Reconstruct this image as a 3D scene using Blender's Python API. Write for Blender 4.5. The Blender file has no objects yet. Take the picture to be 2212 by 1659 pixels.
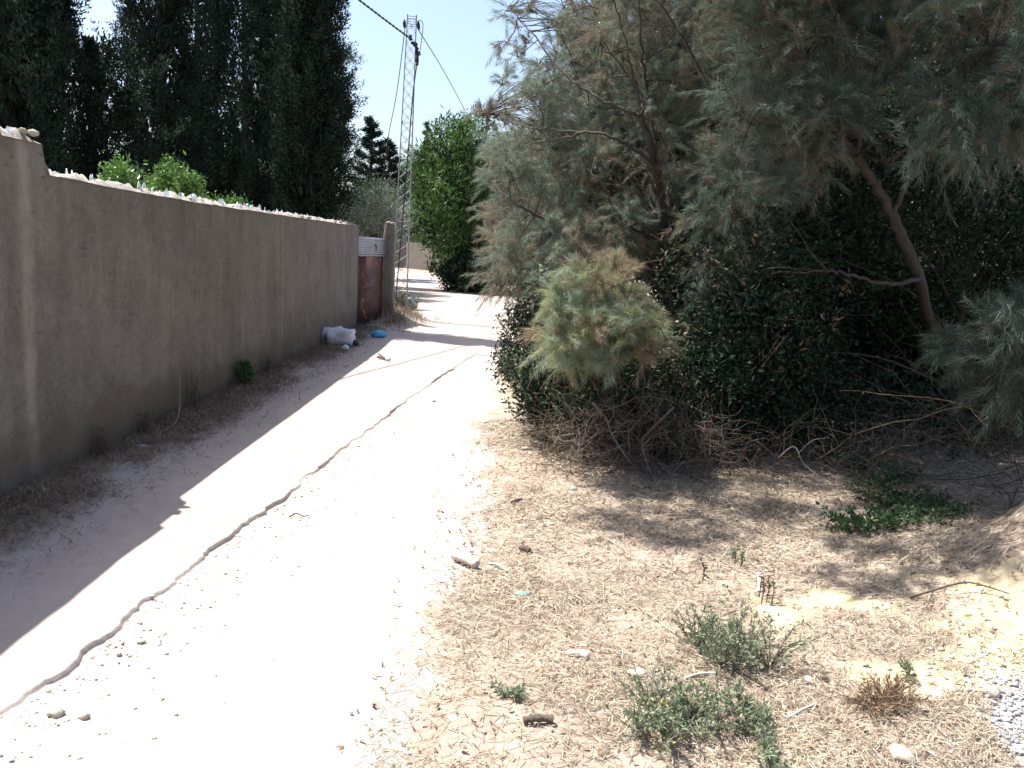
import bpy, math
import numpy as np
from mathutils import Matrix, Vector

# ------------------------------------------------------------------ camera, sky, sun, exposure
SC = bpy.context.scene
C = SC.collection
PW, PH, F = 2212.0, 1659.0, 1850.0          # working picture size and focal length in its pixels
CAM = np.array([0.0, 0.0, 1.6])
VPX, VPY, ROLL = 1116.0, 543.0, 0.05        # vanishing point of the track, tilt of the horizon
yw = np.array([(VPX - PW/2)/F, (PH/2 - VPY)/F, -1.0]); yw /= np.linalg.norm(yw)
xw = np.array([1.0, -ROLL, 0.0]); xw -= yw*xw.dot(yw); xw /= np.linalg.norm(xw)
zw = np.cross(xw, yw)
R = np.array([xw, yw, zw])                  # camera -> world
M4 = Matrix.Identity(4)
for i in range(3):
    for j in range(3): M4[i][j] = R[i, j]
    M4[i][3] = CAM[i]
cd = bpy.data.cameras.new('camera'); cam = bpy.data.objects.new('camera', cd); C.objects.link(cam)
cam.matrix_world = M4
cd.sensor_width = 36; cd.lens = 36*F/PW; cd.clip_start = 0.05; cd.clip_end = 2000
SC.camera = cam

SUN_H = np.array([-0.95, 0.30]); SUN_H /= np.linalg.norm(SUN_H); ELEV = math.radians(64)
SUN = np.array([SUN_H[0]*math.cos(ELEV), SUN_H[1]*math.cos(ELEV), math.sin(ELEV)])
W = bpy.data.worlds.new('World'); SC.world = W; W.use_nodes = True
nt = W.node_tree; bg = nt.nodes['Background']; sky = nt.nodes.new('ShaderNodeTexSky')
sky.sky_type = 'NISHITA'; sky.sun_disc = False; sky.sun_elevation = ELEV
sky.sun_rotation = math.atan2(SUN[0], SUN[1]); sky.air_density = 1.0; sky.dust_density = 2.6; sky.ozone_density = 1.0
nt.links.new(sky.outputs[0], bg.inputs[0]); bg.inputs[1].default_value = 0.12
sd = bpy.data.lights.new('sun', 'SUN'); sd.energy = 5.0; sd.angle = math.radians(0.5); sd.color = (1.0, 0.95, 0.89)
so = bpy.data.objects.new('sun', sd); C.objects.link(so)
so.rotation_euler = Vector(SUN).to_track_quat('Z', 'Y').to_euler(); so.location = (-6, 3, 12)
SC.view_settings.view_transform = 'Standard'; SC.view_settings.look = 'None'
SC.view_settings.gamma = 1; SC.view_settings.exposure = 1.15
SC.cycles.max_bounces = 6; SC.cycles.diffuse_bounces = 3; SC.cycles.glossy_bounces = 2
SC.cycles.transmission_bounces = 4; SC.cycles.transparent_max_bounces = 8

# ------------------------------------------------------------------ helpers
def nrm(v): return v/np.maximum(np.linalg.norm(v, axis=-1, keepdims=True), 1e-9)
def at(px, py, Y):
    """world point seen at picture position px,py at distance Y along the track"""
    px = np.asarray(px, float); py = np.asarray(py, float)
    c = np.stack([(px-PW/2)/F, (PH/2-py)/F, -np.ones_like(px)], -1)
    d = c @ R.T
    return CAM + d*(np.asarray(Y, float)/d[..., 1])[..., None]

_tab = np.random.RandomState(7).rand(256, 256)
def vnoise(x, y):
    x = np.asarray(x, float); y = np.asarray(y, float)
    xi = np.floor(x).astype(int); yi = np.floor(y).astype(int); fx = x-xi; fy = y-yi
    fx = fx*fx*(3-2*fx); fy = fy*fy*(3-2*fy)
    a = _tab[xi % 256, yi % 256]; b = _tab[(xi+1) % 256, yi % 256]
    c = _tab[xi % 256, (yi+1) % 256]; d = _tab[(xi+1) % 256, (yi+1) % 256]
    return (a*(1-fx)+b*fx)*(1-fy)+(c*(1-fx)+d*fx)*fy - 0.5
def fbm(x, y, o=4):
    s = 0; a = 1.0
    for k in range(o):
        s = s + a*vnoise(x*2**k+17*k, y*2**k+31*k); a *= .5
    return s
def smooth(e0, e1, x):
    t = np.clip((x-e0)/(e1-e0), 0, 1); return t*t*(3-2*t)

RUT = np.array([[-2, -1.75], [2.3, -1.66], [2.78, -1.61], [4.25, -1.50], [6.1, -1.33], [7.9, -1.14], [10.3, -.94], [14.4, -.43], [16, -.1]])
def rut_x(y): return np.interp(y, RUT[:, 0], RUT[:, 1]) + .09*vnoise(y*1.7, y*0+3.3) + .03*vnoise(y*5.1, y*0+8.1) + .022*vnoise(y*15, y*0+1) + .012*vnoise(y*47, y*0+4) + .008*vnoise(y*110, y*0+6)
def road_edges(y):
    """left and right edge of the track at distance y"""
    l = np.interp(y, [-10, 18, 20, 26, 34, 46, 60], [-2.62, -2.62, -2.6, -3.2, -4.8, -10, -30])
    r = np.interp(y, [-10, 2.2, 2.6, 3.06, 3.9, 4.6, 7, 12, 16, 24, 30, 33, 40, 50, 58], [-.45, -.4, -.36, -.26, -.16, -.08, -.13, -.2, 0.5, .9, -.2, -2.0, -3.0, -4.6, -9])
    return l, r
def height(x, y):
    x = np.asarray(x, float); y = np.asarray(y, float)
    near = smooth(22, 14, y)
    h = .012*fbm(x*1.3, y*1.3, 3)
    d = x - rut_x(y)
    step = np.interp(y, [0, 3, 6, 10, 14, 16], [.026, .024, .022, .024, .018, 0])*(.85+.9*vnoise(y*2.3, y*0+5))
    h = h - step*smooth(-.003, .009, d)*(1-smooth(.05, .9, d))*near
    l, r = road_edges(y)
    # rough strip right of the rut
    rough = smooth(0, .1, d)*(1-smooth(.5, .95, d))*smooth(8.5, 5, y)
    h = h + rough*.012*fbm(x*14, y*14, 3)
    # verge on the right, raised and bumpy
    v = smooth(-.1, .35, x-r)*smooth(30, 12, y)
    h = h + v*(.03+.035*fbm(x*2.2+5, y*2.2, 4)+.010*fbm(x*9, y*9, 2))
    # dirt piled against the wall
    w = smooth(-2.3, -2.85, x)*smooth(19, 15, y)
    h = h + w*(.05+.03*fbm(x*4, y*4, 3))
    # bank at the gate pillar and pylon foot
    h = h + .24*np.exp(-((x+2.45)/.42)**2-((y-18.1)/1.3)**2) + .05*np.exp(-((x+2.3)/.5)**2-((y-15.2)/1.6)**2)
    # sand mound on the right
    h = h + .80*np.exp(-((x-3.75)/1.05)**2-((y-4.35)/np.where(y > 4.35, .5, .8))**2)*(1+.25*fbm(x*3, y*3, 3))
    h = h + .016*smooth(1.2, 2.2, x)*smooth(5.2, 4.6, y)*fbm(x*6, y*6, 3)
    h = h + .12*np.exp(-((x-2.2)/.7)**2-((y-3.3)/.6)**2)*(.8+.5*fbm(x*3, y*3, 3))
    return h
def gp(px, py):
    """ground point seen at px,py"""
    px = np.asarray(px, float); py = np.asarray(py, float)
    c = np.stack([(px-PW/2)/F, (PH/2-py)/F, -np.ones_like(px)], -1); d = c @ R.T
    z = np.zeros_like(px)
    for k in range(14):
        p = CAM + d*((z-CAM[2])/d[..., 2])[..., None]
        z = .5*z + .5*height(p[..., 0], p[..., 1])
    return p

class MB:
    def __init__(s): s.v = []; s.f = []; s.m = []; s.n = 0
    def add(s, v, f, mi=0):
        v = np.asarray(v, float).reshape(-1, 3); f = np.asarray(f, int)
        if len(f) == 0: return s
        s.v.append(v); s.f.append(f+s.n); s.n += len(v)
        s.m.append(np.broadcast_to(np.asarray(mi, int), (len(f),)).copy()); return s
    def build(s, name, mats, parent=None, smooth_=False, loc=None):
        me = bpy.data.meshes.new(name)
        V = np.concatenate(s.v)
        if loc is not None: V = V - np.asarray(loc)
        me.vertices.add(len(V)); me.vertices.foreach_set('co', V.astype(np.float32).ravel())
        tot = np.concatenate([np.full(len(f), f.shape[1]) for f in s.f])
        idx = np.concatenate([f.ravel() for f in s.f])
        me.loops.add(len(idx)); me.loops.foreach_set('vertex_index', idx.astype(np.int32))
        st = np.concatenate([[0], np.cumsum(tot)[:-1]])
        me.polygons.add(len(tot)); me.polygons.foreach_set('loop_start', st.astype(np.int32))
        me.polygons.foreach_set('loop_total', tot.astype(np.int32))
        if not isinstance(mats, (list, tuple)): mats = [mats]
        for m in mats: me.materials.append(m)
        me.polygons.foreach_set('material_index', np.concatenate(s.m).astype(np.int32))
        if smooth_: me.polygons.foreach_set('use_smooth', np.ones(len(tot), bool))
        me.update(calc_edges=True); me.validate(verbose=False)
        o = bpy.data.objects.new(name, me); C.objects.link(o)
        if loc is not None: o.location = loc
        if parent is not None:
            o.parent = parent
            if loc is None: o.matrix_parent_inverse = Matrix.Translation(-Vector(parent.location))
        return o
def tag(o, label=None, cat=None, group=None, kind=None):
    if label: o['label'] = label
    if cat: o['category'] = cat
    if group: o['group'] = group
    if kind: o['kind'] = kind
    return o
def empty(name, loc, label, cat, group=None):
    o = bpy.data.objects.new(name, None); C.objects.link(o); o.location = tuple(float(a) for a in loc); o.empty_display_size = .2
    return tag(o, label, cat, group)

def box(mb, lo, hi, mi=0):
    x0, y0, z0 = lo; x1, y1, z1 = hi
    v = [(x0,y0,z0),(x1,y0,z0),(x1,y1,z0),(x0,y1,z0),(x0,y0,z1),(x1,y0,z1),(x1,y1,z1),(x0,y1,z1)]
    mb.add(v, [(0,3,2,1),(4,5,6,7),(0,1,5,4),(1,2,6,5),(2,3,7,6),(3,0,4,7)], mi); return mb
def tube(mb, path, rad, sides=6, mi=0, caps=True):
    P = np.asarray(path, float); n = len(P); rad = np.broadcast_to(np.asarray(rad, float), (n,))
    T = nrm(np.gradient(P, axis=0))
    up = np.array([0, 0, 1.]) if abs(T[0, 2]) < .9 else np.array([1., 0, 0])
    N = nrm(np.cross(T, up)); B = np.cross(T, N)
    a = np.arange(sides)*2*math.pi/sides
    V = P[:, None]+rad[:, None, None]*(np.cos(a)[None, :, None]*N[:, None]+np.sin(a)[None, :, None]*B[:, None])
    i = np.arange(n-1)[:, None]*sides; j = np.arange(sides)[None]; k = (j+1) % sides
    f = np.stack([i+j, i+k, i+sides+k, i+sides+j], -1).reshape(-1, 4)
    mb.add(V.reshape(-1, 3), f, mi)
    if caps: mb.add(V[[0, -1]].reshape(-1, 3), [list(range(sides))[::-1], list(range(sides, 2*sides))], mi)
    return mb
def spline(pts, n=6):
    P = np.asarray(pts, float); out = []
    Q = np.vstack([2*P[0]-P[1], P, 2*P[-1]-P[-2]])
    for i in range(1, len(Q)-2):
        for t in np.arange(n)/n:
            a, b, c, d = Q[i-1], Q[i], Q[i+1], Q[i+2]
            out.append(.5*((2*b)+(-a+c)*t+(2*a-5*b+4*c-d)*t*t+(-a+3*b-3*c+d)*t**3))
    out.append(P[-1]); return np.array(out)
def rsph(rng, n): return nrm(rng.normal(size=(n, 3)))
def leaves(mb, P, D, L, Wd, rng, mi=0, bend=0.0):
    """diamond leaves"""
    n = len(P); D = nrm(D); S = nrm(np.cross(D, rsph(rng, n))); N = np.cross(S, D)
    L = np.broadcast_to(L, (n,))[:, None]; Wd = np.broadcast_to(Wd, (n,))[:, None]
    m = P+D*L*.45+N*L*bend
    V = np.stack([P, m+S*Wd*.5, P+D*L, m-S*Wd*.5], 1)
    mb.add(V.reshape(-1, 3), np.arange(n*4).reshape(-1, 4), mi)
def blades(mb, P, D, L, Wd, rng, mi=0):
    """thin tapering triangles"""
    n = len(P); D = nrm(D); S = nrm(np.cross(D, rsph(rng, n)))
    L = np.broadcast_to(L, (n,))[:, None]; Wd = np.broadcast_to(Wd, (n,))[:, None]
    V = np.stack([P+S*Wd*.5, P-S*Wd*.5, P+D*L], 1)
    mb.add(V.reshape(-1, 3), np.arange(n*3).reshape(-1, 3), mi)
def inpoly(x, y, poly):
    c = np.zeros(len(x), bool); p = np.asarray(poly, float); j = len(p)-1
    for i in range(len(p)):
        xi, yi = p[i]; xj, yj = p[j]
        hit = ((yi > y) != (yj > y)) & (x < (xj-xi)*(y-yi)/((yj-yi) if yj != yi else 1e-9)+xi)
        c ^= hit; j = i
    return c
def sample_poly(poly, n, rng, mind=0):
    p = np.asarray(poly, float); lo = p.min(0); hi = p.max(0); out = []
    tries = 0
    while len(out) < n and tries < 400:
        q = lo+(hi-lo)*rng.rand(max(n, 50), 2); q = q[inpoly(q[:, 0], q[:, 1], poly)]; tries += 1
        for a in q:
            if len(out) >= n: break
            if mind and out and np.min(np.hypot(*(np.array(out)-a).T)) < mind: mind *= .995; continue
            out.append(a)
    return np.array(out)

# ------------------------------------------------------------------ materials
def mat(name):
    m = bpy.data.materials.new(name); m.use_nodes = True; return m, m.node_tree, m.node_tree.nodes['Principled BSDF']
def mk(nt, typ, **kw):
    n = nt.nodes.new(typ)
    for k, v in kw.items(): setattr(n, k, v)
    return n
def noise(nt, scale, detail=5, rough=.6, vec=None, dist=0):
    n = mk(nt, 'ShaderNodeTexNoise'); n.inputs['Scale'].default_value = scale; n.inputs['Detail'].default_value = detail
    n.inputs['Roughness'].default_value = rough; n.inputs['Distortion'].default_value = dist
    if vec is not None: nt.links.new(vec, n.inputs['Vector'])
    return n.outputs['Fac']
def ramp(nt, fac, stops):
    r = mk(nt, 'ShaderNodeValToRGB'); e = r.color_ramp.elements
    while len(e) < len(stops): e.new(.5)
    for k, (p, c) in enumerate(stops):
        e[k].position = p; e[k].color = (c, c, c, 1) if isinstance(c, (int, float)) else (*c, 1)
    nt.links.new(fac, r.inputs[0]); return r.outputs[0]
def mix(nt, fac, a, b, mode='MIX'):
    m = mk(nt, 'ShaderNodeMix', data_type='RGBA', blend_type=mode)
    for s, val in ((m.inputs[0], fac), (m.inputs[6], a), (m.inputs[7], b)):
        if isinstance(val, (int, float)): s.default_value = val
        elif isinstance(val, tuple): s.default_value = (*val, 1)
        else: nt.links.new(val, s)
    return m.outputs[2]
def math_(nt, op, a, b=None):
    m = mk(nt, 'ShaderNodeMath', operation=op)
    for s, val in ((m.inputs[0], a), (m.inputs[1], b)):
        if val is None: continue
        if isinstance(val, (int, float)): s.default_value = val
        else: nt.links.new(val, s)
    return m.outputs[0]
def bump(nt, p, h, strength, dist):
    b = mk(nt, 'ShaderNodeBump'); b.inputs['Strength'].default_value = strength; b.inputs['Distance'].default_value = dist
    nt.links.new(h, b.inputs['Height']); nt.links.new(b.outputs[0], p.inputs['Normal'])
def pos(nt): return mk(nt, 'ShaderNodeNewGeometry').outputs['Position']
def scaled(nt, vec, sc):
    m = mk(nt, 'ShaderNodeMapping'); m.inputs['Scale'].default_value = sc; nt.links.new(vec, m.inputs['Vector']); return m.outputs[0]
def leafmat(name, c0, c1, trans=.3, rough=.55, spec=.25):
    m, nt, p = mat(name); g = mk(nt, 'ShaderNodeNewGeometry')
    f = math_(nt, 'MULTIPLY', g.outputs['Random Per Island'], .6)
    f = math_(nt, 'ADD', f, math_(nt, 'MULTIPLY', noise(nt, 1.6, 3, .6, g.outputs['Position']), .5))
    col = ramp(nt, f, [(.25, c0), (.8, c1)])
    nt.links.new(col, p.inputs['Base Color']); p.inputs['Roughness'].default_value = rough; p.inputs['Specular IOR Level'].default_value = spec
    t = mk(nt, 'ShaderNodeBsdfTranslucent'); nt.links.new(col, t.inputs[0])
    ms = mk(nt, 'ShaderNodeMixShader'); ms.inputs[0].default_value = trans
    nt.links.new(p.outputs[0], ms.inputs[1]); nt.links.new(t.outputs[0], ms.inputs[2])
    nt.links.new(ms.outputs[0], nt.nodes['Material Output'].inputs[0]); return m
def plain(name, c0, c1, scale=8, rough=.8, bumps=.3, bd=.01, metal=0):
    m, nt, p = mat(name); v = pos(nt); n = noise(nt, scale, 6, .65, v)
    nt.links.new(ramp(nt, n, [(.3, c0), (.7, c1)]), p.inputs['Base Color'])
    p.inputs['Roughness'].default_value = rough; p.inputs['Metallic'].default_value = metal
    if bumps: bump(nt, p, noise(nt, scale*4, 5, .6, v), bumps, bd)
    return m

M = {}
M['bark'] = plain('bark', (.035, .028, .023), (.09, .072, .06), 22, .9, .6, .01)
M['twig'] = plain('twig', (.06, .042, .03), (.17, .12, .085), 30, .9, 0)
M['pale_twig'] = plain('pale_twig', (.10, .08, .065), (.26, .22, .185), 20, .85, .3, .005)
M['tam_green'] = leafmat('tam_green', (.10, .145, .11), (.21, .27, .205), .35)
M['tam_grey'] = leafmat('tam_grey', (.14, .165, .12), (.28, .30, .22), .35)
M['tam_brown'] = leafmat('tam_brown', (.135, .115, .085), (.29, .252, .19), .3)
M['tam_sunlit_yellow'] = leafmat('tam_sunlit_yellow_green', (.20, .24, .12), (.38, .42, .24), .4)  # yellower young sprays; this and the next two brightened to carry sunlight in the colour
M['tam_sunlit_pale'] = leafmat('tam_sunlit_pale_green', (.19, .24, .17), (.36, .42, .31), .4)
M['tam_sunlit_tan'] = leafmat('tam_sunlit_tan', (.23, .185, .12), (.44, .37, .25), .35)
M['tam_shaded'] = leafmat('tam_shaded_green', (.045, .07, .052), (.12, .155, .115), .3)  # shaded copy of the tamarisk green, for the right-hand tree
M['tam_deep_shade'] = leafmat('tam_deep_shade_green', (.035, .055, .042), (.085, .11, .085), .2)  # darkest tamarisk green, deep shade painted in for the right-edge spray
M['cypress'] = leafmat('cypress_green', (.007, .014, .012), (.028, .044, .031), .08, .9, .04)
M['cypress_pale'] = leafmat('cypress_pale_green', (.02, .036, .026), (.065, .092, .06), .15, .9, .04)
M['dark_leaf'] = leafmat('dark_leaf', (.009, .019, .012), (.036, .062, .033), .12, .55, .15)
M['bright_leaf'] = leafmat('bright_leaf', (.045, .105, .02), (.12, .23, .05), .3, .45, .4)
M['creeper'] = leafmat('creeper_green', (.025, .06, .025), (.07, .13, .05), .2, .5)
M['pine'] = leafmat('pine_green', (.035, .08, .02), (.10, .19, .05), .3)
M['olive'] = leafmat('olive_leaf', (.10, .13, .09), (.26, .30, .23), .25)
M['dry'] = leafmat('dry_brown', (.12, .08, .05), (.30, .21, .13), .2)
M['straw'] = leafmat('straw', (.26, .212, .155), (.57, .495, .385), .15, .7)
M['straw_dull'] = leafmat('straw_dull', (.13, .098, .07), (.31, .25, .185), .15, .7)
M['weed'] = leafmat('weed_green', (.13, .17, .10), (.29, .34, .22), .25, .5)

# ground: zones come from a vertex attribute (R track sand, G yellow sand, B pale gravel), rest is straw-littered soil
def ground_mat():
    m, nt, p = mat('ground_soil'); v = pos(nt)
    a = mk(nt, 'ShaderNodeVertexColor', layer_name='zone'); sep = mk(nt, 'ShaderNodeSeparateColor'); nt.links.new(a.outputs[0], sep.inputs[0])
    fine = noise(nt, 60, 6, .7, v); med = noise(nt, 9, 6, .65, v); big = noise(nt, 1.1, 4, .6, v)
    litter = ramp(nt, math_(nt, 'ADD', math_(nt, 'MULTIPLY', fine, .6), math_(nt, 'MULTIPLY', med, .4)),
                  [(.32, (.16, .122, .092)), (.5, (.32, .258, .205)), (.68, (.48, .41, .335))])
    sand = ramp(nt, math_(nt, 'ADD', math_(nt, 'MULTIPLY', med, .5), math_(nt, 'MULTIPLY', big, .5)),
                [(.3, (.32, .262, .235)), (.5, (.385, .33, .30)), (.7, (.43, .378, .35))])
    yel = ramp(nt, med, [(.3, (.36, .285, .175)), (.45, (.45, .37, .235)), (.65, (.52, .44, .30))])
    gr = ramp(nt, fine, [(.3, (.22, .21, .21)), (.6, (.40, .39, .39))])
    def sharp(ch, w=.8):
        s = math_(nt, 'ADD', sep.outputs[ch], math_(nt, 'MULTIPLY', math_(nt, 'SUBTRACT', noise(nt, 14, 6, .75, v), .5), w))
        return ramp(nt, s, [(.38, 0.0), (.62, 1.0)])
    col = mix(nt, sharp(0, .9), litter, sand)
    col = mix(nt, sharp(1), col, yel); col = mix(nt, sharp(2, .6), col, gr)
    nt.links.new(col, p.inputs['Base Color']); p.inputs['Roughness'].default_value = .95; p.inputs['Specular IOR Level'].default_value = .1
    bump(nt, p, math_(nt, 'ADD', med, math_(nt, 'MULTIPLY', noise(nt, 90, 5, .7, v), .35)), .55, .02)
    return m
M['ground'] = ground_mat()

def wall_mat(name, c0, c1, stripe=None):
    m, nt, p = mat(name); v = pos(nt)
    streak = noise(nt, 1.0, 6, .65, scaled(nt, v, (9, 4.5, .8)), .8)
    patch = noise(nt, 1.3, 6, .6, v, .6); fine = noise(nt, 26, 6, .7, v)
    f = math_(nt, 'ADD', math_(nt, 'MULTIPLY', streak, .28), math_(nt, 'ADD', math_(nt, 'MULTIPLY', patch, .36), math_(nt, 'MULTIPLY', fine, .36)))
    col = ramp(nt, f, [(.34, c0), (.5, tuple((a+b)/2 for a, b in zip(c0, c1))), (.64, c1)])
    # short dark cracks and trowel marks, mostly horizontal
    cr = noise(nt, 1.0, 3, .6, scaled(nt, v, (3, 6.5, 60)), .2)
    col = mix(nt, ramp(nt, cr, [(.655, 0.0), (.685, .7)]), col, (.07, .055, .045))
    sp = noise(nt, 7, 4, .75, v)
    col = mix(nt, ramp(nt, sp, [(.66, 0.0), (.72, .4)]), col, (.10, .08, .065))
    bl = noise(nt, 5.5, 7, .72, v, .5)
    col = mix(nt, ramp(nt, bl, [(.30, .35), (.46, 0.0)]), col, (.085, .072, .06))
    col = mix(nt, ramp(nt, noise(nt, 3.1, 6, .7, scaled(nt, v, (1, 1, 1.6)), .7), [(.55, 0.0), (.70, .3)]), col, (.29, .262, .22))
    if stripe:
        s = mk(nt, 'ShaderNodeSeparateXYZ'); nt.links.new(v, s.inputs[0])
        for y0, wd, k in stripe:
            d = math_(nt, 'ABSOLUTE', math_(nt, 'SUBTRACT', math_(nt, 'ADD', s.outputs[1], math_(nt, 'MULTIPLY', math_(nt, 'SUBTRACT', noise(nt, 2.6, 5, .7, v), .5), wd*1.8)), y0))
            col = mix(nt, math_(nt, 'MULTIPLY', ramp(nt, math_(nt, 'DIVIDE', d, wd), [(.3, k), (1.0, 0.0)]), ramp(nt, noise(nt, 6, 6, .7, v), [(.35, .35), (.55, 1.0)])), col, (.36, .32, .255))
        # browner and darker towards the foot of the wall
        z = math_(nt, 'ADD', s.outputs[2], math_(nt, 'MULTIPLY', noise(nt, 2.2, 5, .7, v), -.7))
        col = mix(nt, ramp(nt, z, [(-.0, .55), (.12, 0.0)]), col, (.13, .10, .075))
    nt.links.new(col, p.inputs['Base Color']); p.inputs['Roughness'].default_value = .92; p.inputs['Specular IOR Level'].default_value = .15
    bump(nt, p, math_(nt, 'ADD', patch, math_(nt, 'MULTIPLY', fine, .35)), .7, .03); return m
M['plaster'] = wall_mat('wall_plaster', (.104, .092, .079), (.252, .230, .196), [(5.12, .085, .6), (10.75, .07, .3), (14.6, .06, .35)])
M['far_plaster'] = wall_mat('far_plaster', (.085, .073, .062), (.17, .15, .128))
M['mortar'] = plain('mortar', (.18, .16, .14), (.40, .37, .33), 30, .9, .8, .01)
M['stone'] = plain('stone', (.27, .235, .19), (.50, .45, .38), 14, .9, .5, .01)
M['galv'] = plain('galvanised_steel', (.17, .18, .21), (.33, .34, .38), 12, .55, .1, .003, .3)
M['black'] = plain('black_rubber', (.012, .012, .014), (.03, .03, .035), 10, .6, .1)
M['corr'] = plain('corrugated_tin', (.24, .25, .29), (.40, .41, .46), 5, .5, .1, .003, .2)
M['sack'] = plain('white_plastic', (.50, .50, .56), (.72, .72, .78), 6, .5, .4, .01)
M['blue'] = plain('blue_plastic', (.05, .25, .50), (.12, .40, .66), 10, .4, .3, .01)
M['wood'] = plain('pale_wood', (.40, .34, .28), (.66, .60, .53), 24, .85, .4, .006)
M['dark_wood'] = plain('dark_bark', (.06, .045, .035), (.15, .11, .085), 30, .9, .6, .008)
M['yellow_stem'] = plain('yellow_stem', (.45, .36, .12), (.66, .56, .24), 20, .8, .2)
def rust():
    m, nt, p = mat('rusty_red_paint'); v = pos(nt)
    a = noise(nt, 3.6, 8, .72, scaled(nt, v, (1, .7, .8)), 1.0); b = noise(nt, 20, 6, .7, v)
    col = ramp(nt, a, [(.36, (.03, .018, .017)), (.47, (.075, .024, .022)), (.60, (.105, .04, .034)), (.64, (.27, .19, .15)), (.72, (.36, .29, .23))])
    nt.links.new(mix(nt, ramp(nt, b, [(.55, 0.0), (.7, .5)]), col, (.06, .03, .022)), p.inputs['Base Color'])
    p.inputs['Roughness'].default_value = .75; bump(nt, p, b, .4, .005); return m
M['rust'] = rust()
def glass(name, col):
    m, nt, p = mat(name); p.inputs['Base Color'].default_value = (*col, 1); p.inputs['Roughness'].default_value = .08
    p.inputs['Transmission Weight'].default_value = .55; p.inputs['IOR'].default_value = 1.45; return m
M['glass'] = glass('clear_glass', (.85, .9, .92)); M['green_glass'] = glass('green_glass', (.15, .6, .35))

# ------------------------------------------------------------------ ground and track (one height field cut into two sheets)
ys = [-60., -40, -25, -15, -8, -4, -1.5, 0, .8, 1.4]
y = 1.9
while y < 22: ys.append(y); y += .0062*y
while y < 70: ys.append(y); y += .03*y
while y < 900: ys.append(y); y += .12*y
ys = np.array(ys)
xs = np.concatenate([[-800, -400, -200, -100, -60, -40, -30, -20, -15, -11, -8, -6, -5, -4.2], np.arange(-3.6, -3.0, .1), np.arange(-3.0, -1.56, .019), np.arange(-1.56, -1.44, .005), np.arange(-1.44, 4.6, .019),
                     np.arange(4.7, 7, .15), [8, 10, 13, 17, 25, 40, 60, 100, 200, 400, 800]])
X, Y = np.meshgrid(xs, ys)
X = X + (rut_x(Y)+1.5)*smooth(-2.7, -1.58, X)*(1-smooth(-1.42, 1.2, X))*smooth(24, 17, Y); Z = height(X, Y)
V = np.stack([X, Y, Z], -1).reshape(-1, 3)
nx, ny = len(xs), len(ys)
ii, jj = np.meshgrid(np.arange(ny-1), np.arange(nx-1), indexing='ij')
q = (ii*nx+jj); FQ = np.stack([q, q+1, q+nx+1, q+nx], -1).reshape(-1, 4)
cx = (X[:-1, :-1]+X[1:, 1:])/2; cy = (Y[:-1, :-1]+Y[1:, 1:])/2
l, r = road_edges(cy); isroad = ((cx > l) & (cx < r) & (cy < 60)).ravel()
l, r = road_edges(Y); wob = .10*fbm(X*2.5, Y*2.5, 4)
zr = smooth(-.06, .10, X-l+wob)*smooth(.26, -.24, X-r+wob*2.2)
zr = np.where(Y > 24, smooth(-.5, .6, X-l)*smooth(.6, -.5, X-r), zr)
def yellow(x, y):
    return np.clip(1.25*np.exp(-((x-g1[0]-.1)/1.0)**2-((y-g1[1])/.6)**2)+.9*np.exp(-((x-g5[0])/.4)**2-((y-g5[1])/.35)**2)+.3*np.exp(-((x-g2[0])/.3)**2-((y-g2[1])/.18)**2)+.7*np.exp(-((x-g3[0])/.25)**2-((y-g3[1])/.15)**2)+.5*np.exp(-((x-g4[0])/.3)**2-((y-g4[1])/.15)**2)
        -.30+1.3*fbm(x*2.6+3, y*2.6, 4), 0, 1)*smooth(.8, 1.3, x)*smooth(6, 5, y)
def gravelz(x, y): return np.clip(1.25-np.hypot((x-g0[0]-.16)/.34, (y-g0[1])/.36)+.5*fbm(x*5, y*5, 3), 0, 1)
g0 = gp(2230., 1590.); g1 = gp(2110., 1350.); g2 = gp(1770., 1360.); g3 = gp(1960., 1480.); g4 = gp(1660., 1330.); g5 = gp(2180., 1240.)
zy = yellow(X, Y); zg = gravelz(X, Y)
ZONE = np.stack([zr, zy, zg, np.ones_like(zr)], -1).reshape(-1, 4)
for nm, sel in (('ground', ~isroad), ('dirt_track', isroad)):
    f = FQ[sel]; used, inv = np.unique(f, return_inverse=True)
    mb = MB(); mb.add(V[used], inv.reshape(-1, 4)); o = mb.build(nm, M['ground'], smooth_=True)
    ca = o.data.color_attributes.new('zone', 'FLOAT_COLOR', 'POINT'); ca.data.foreach_set('color', ZONE[used].astype(np.float32).ravel())
    tag(o, kind='structure', label='white sandy track blown out by sun' if nm == 'dirt_track' else 'dry sandy ground with straw litter')

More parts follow.
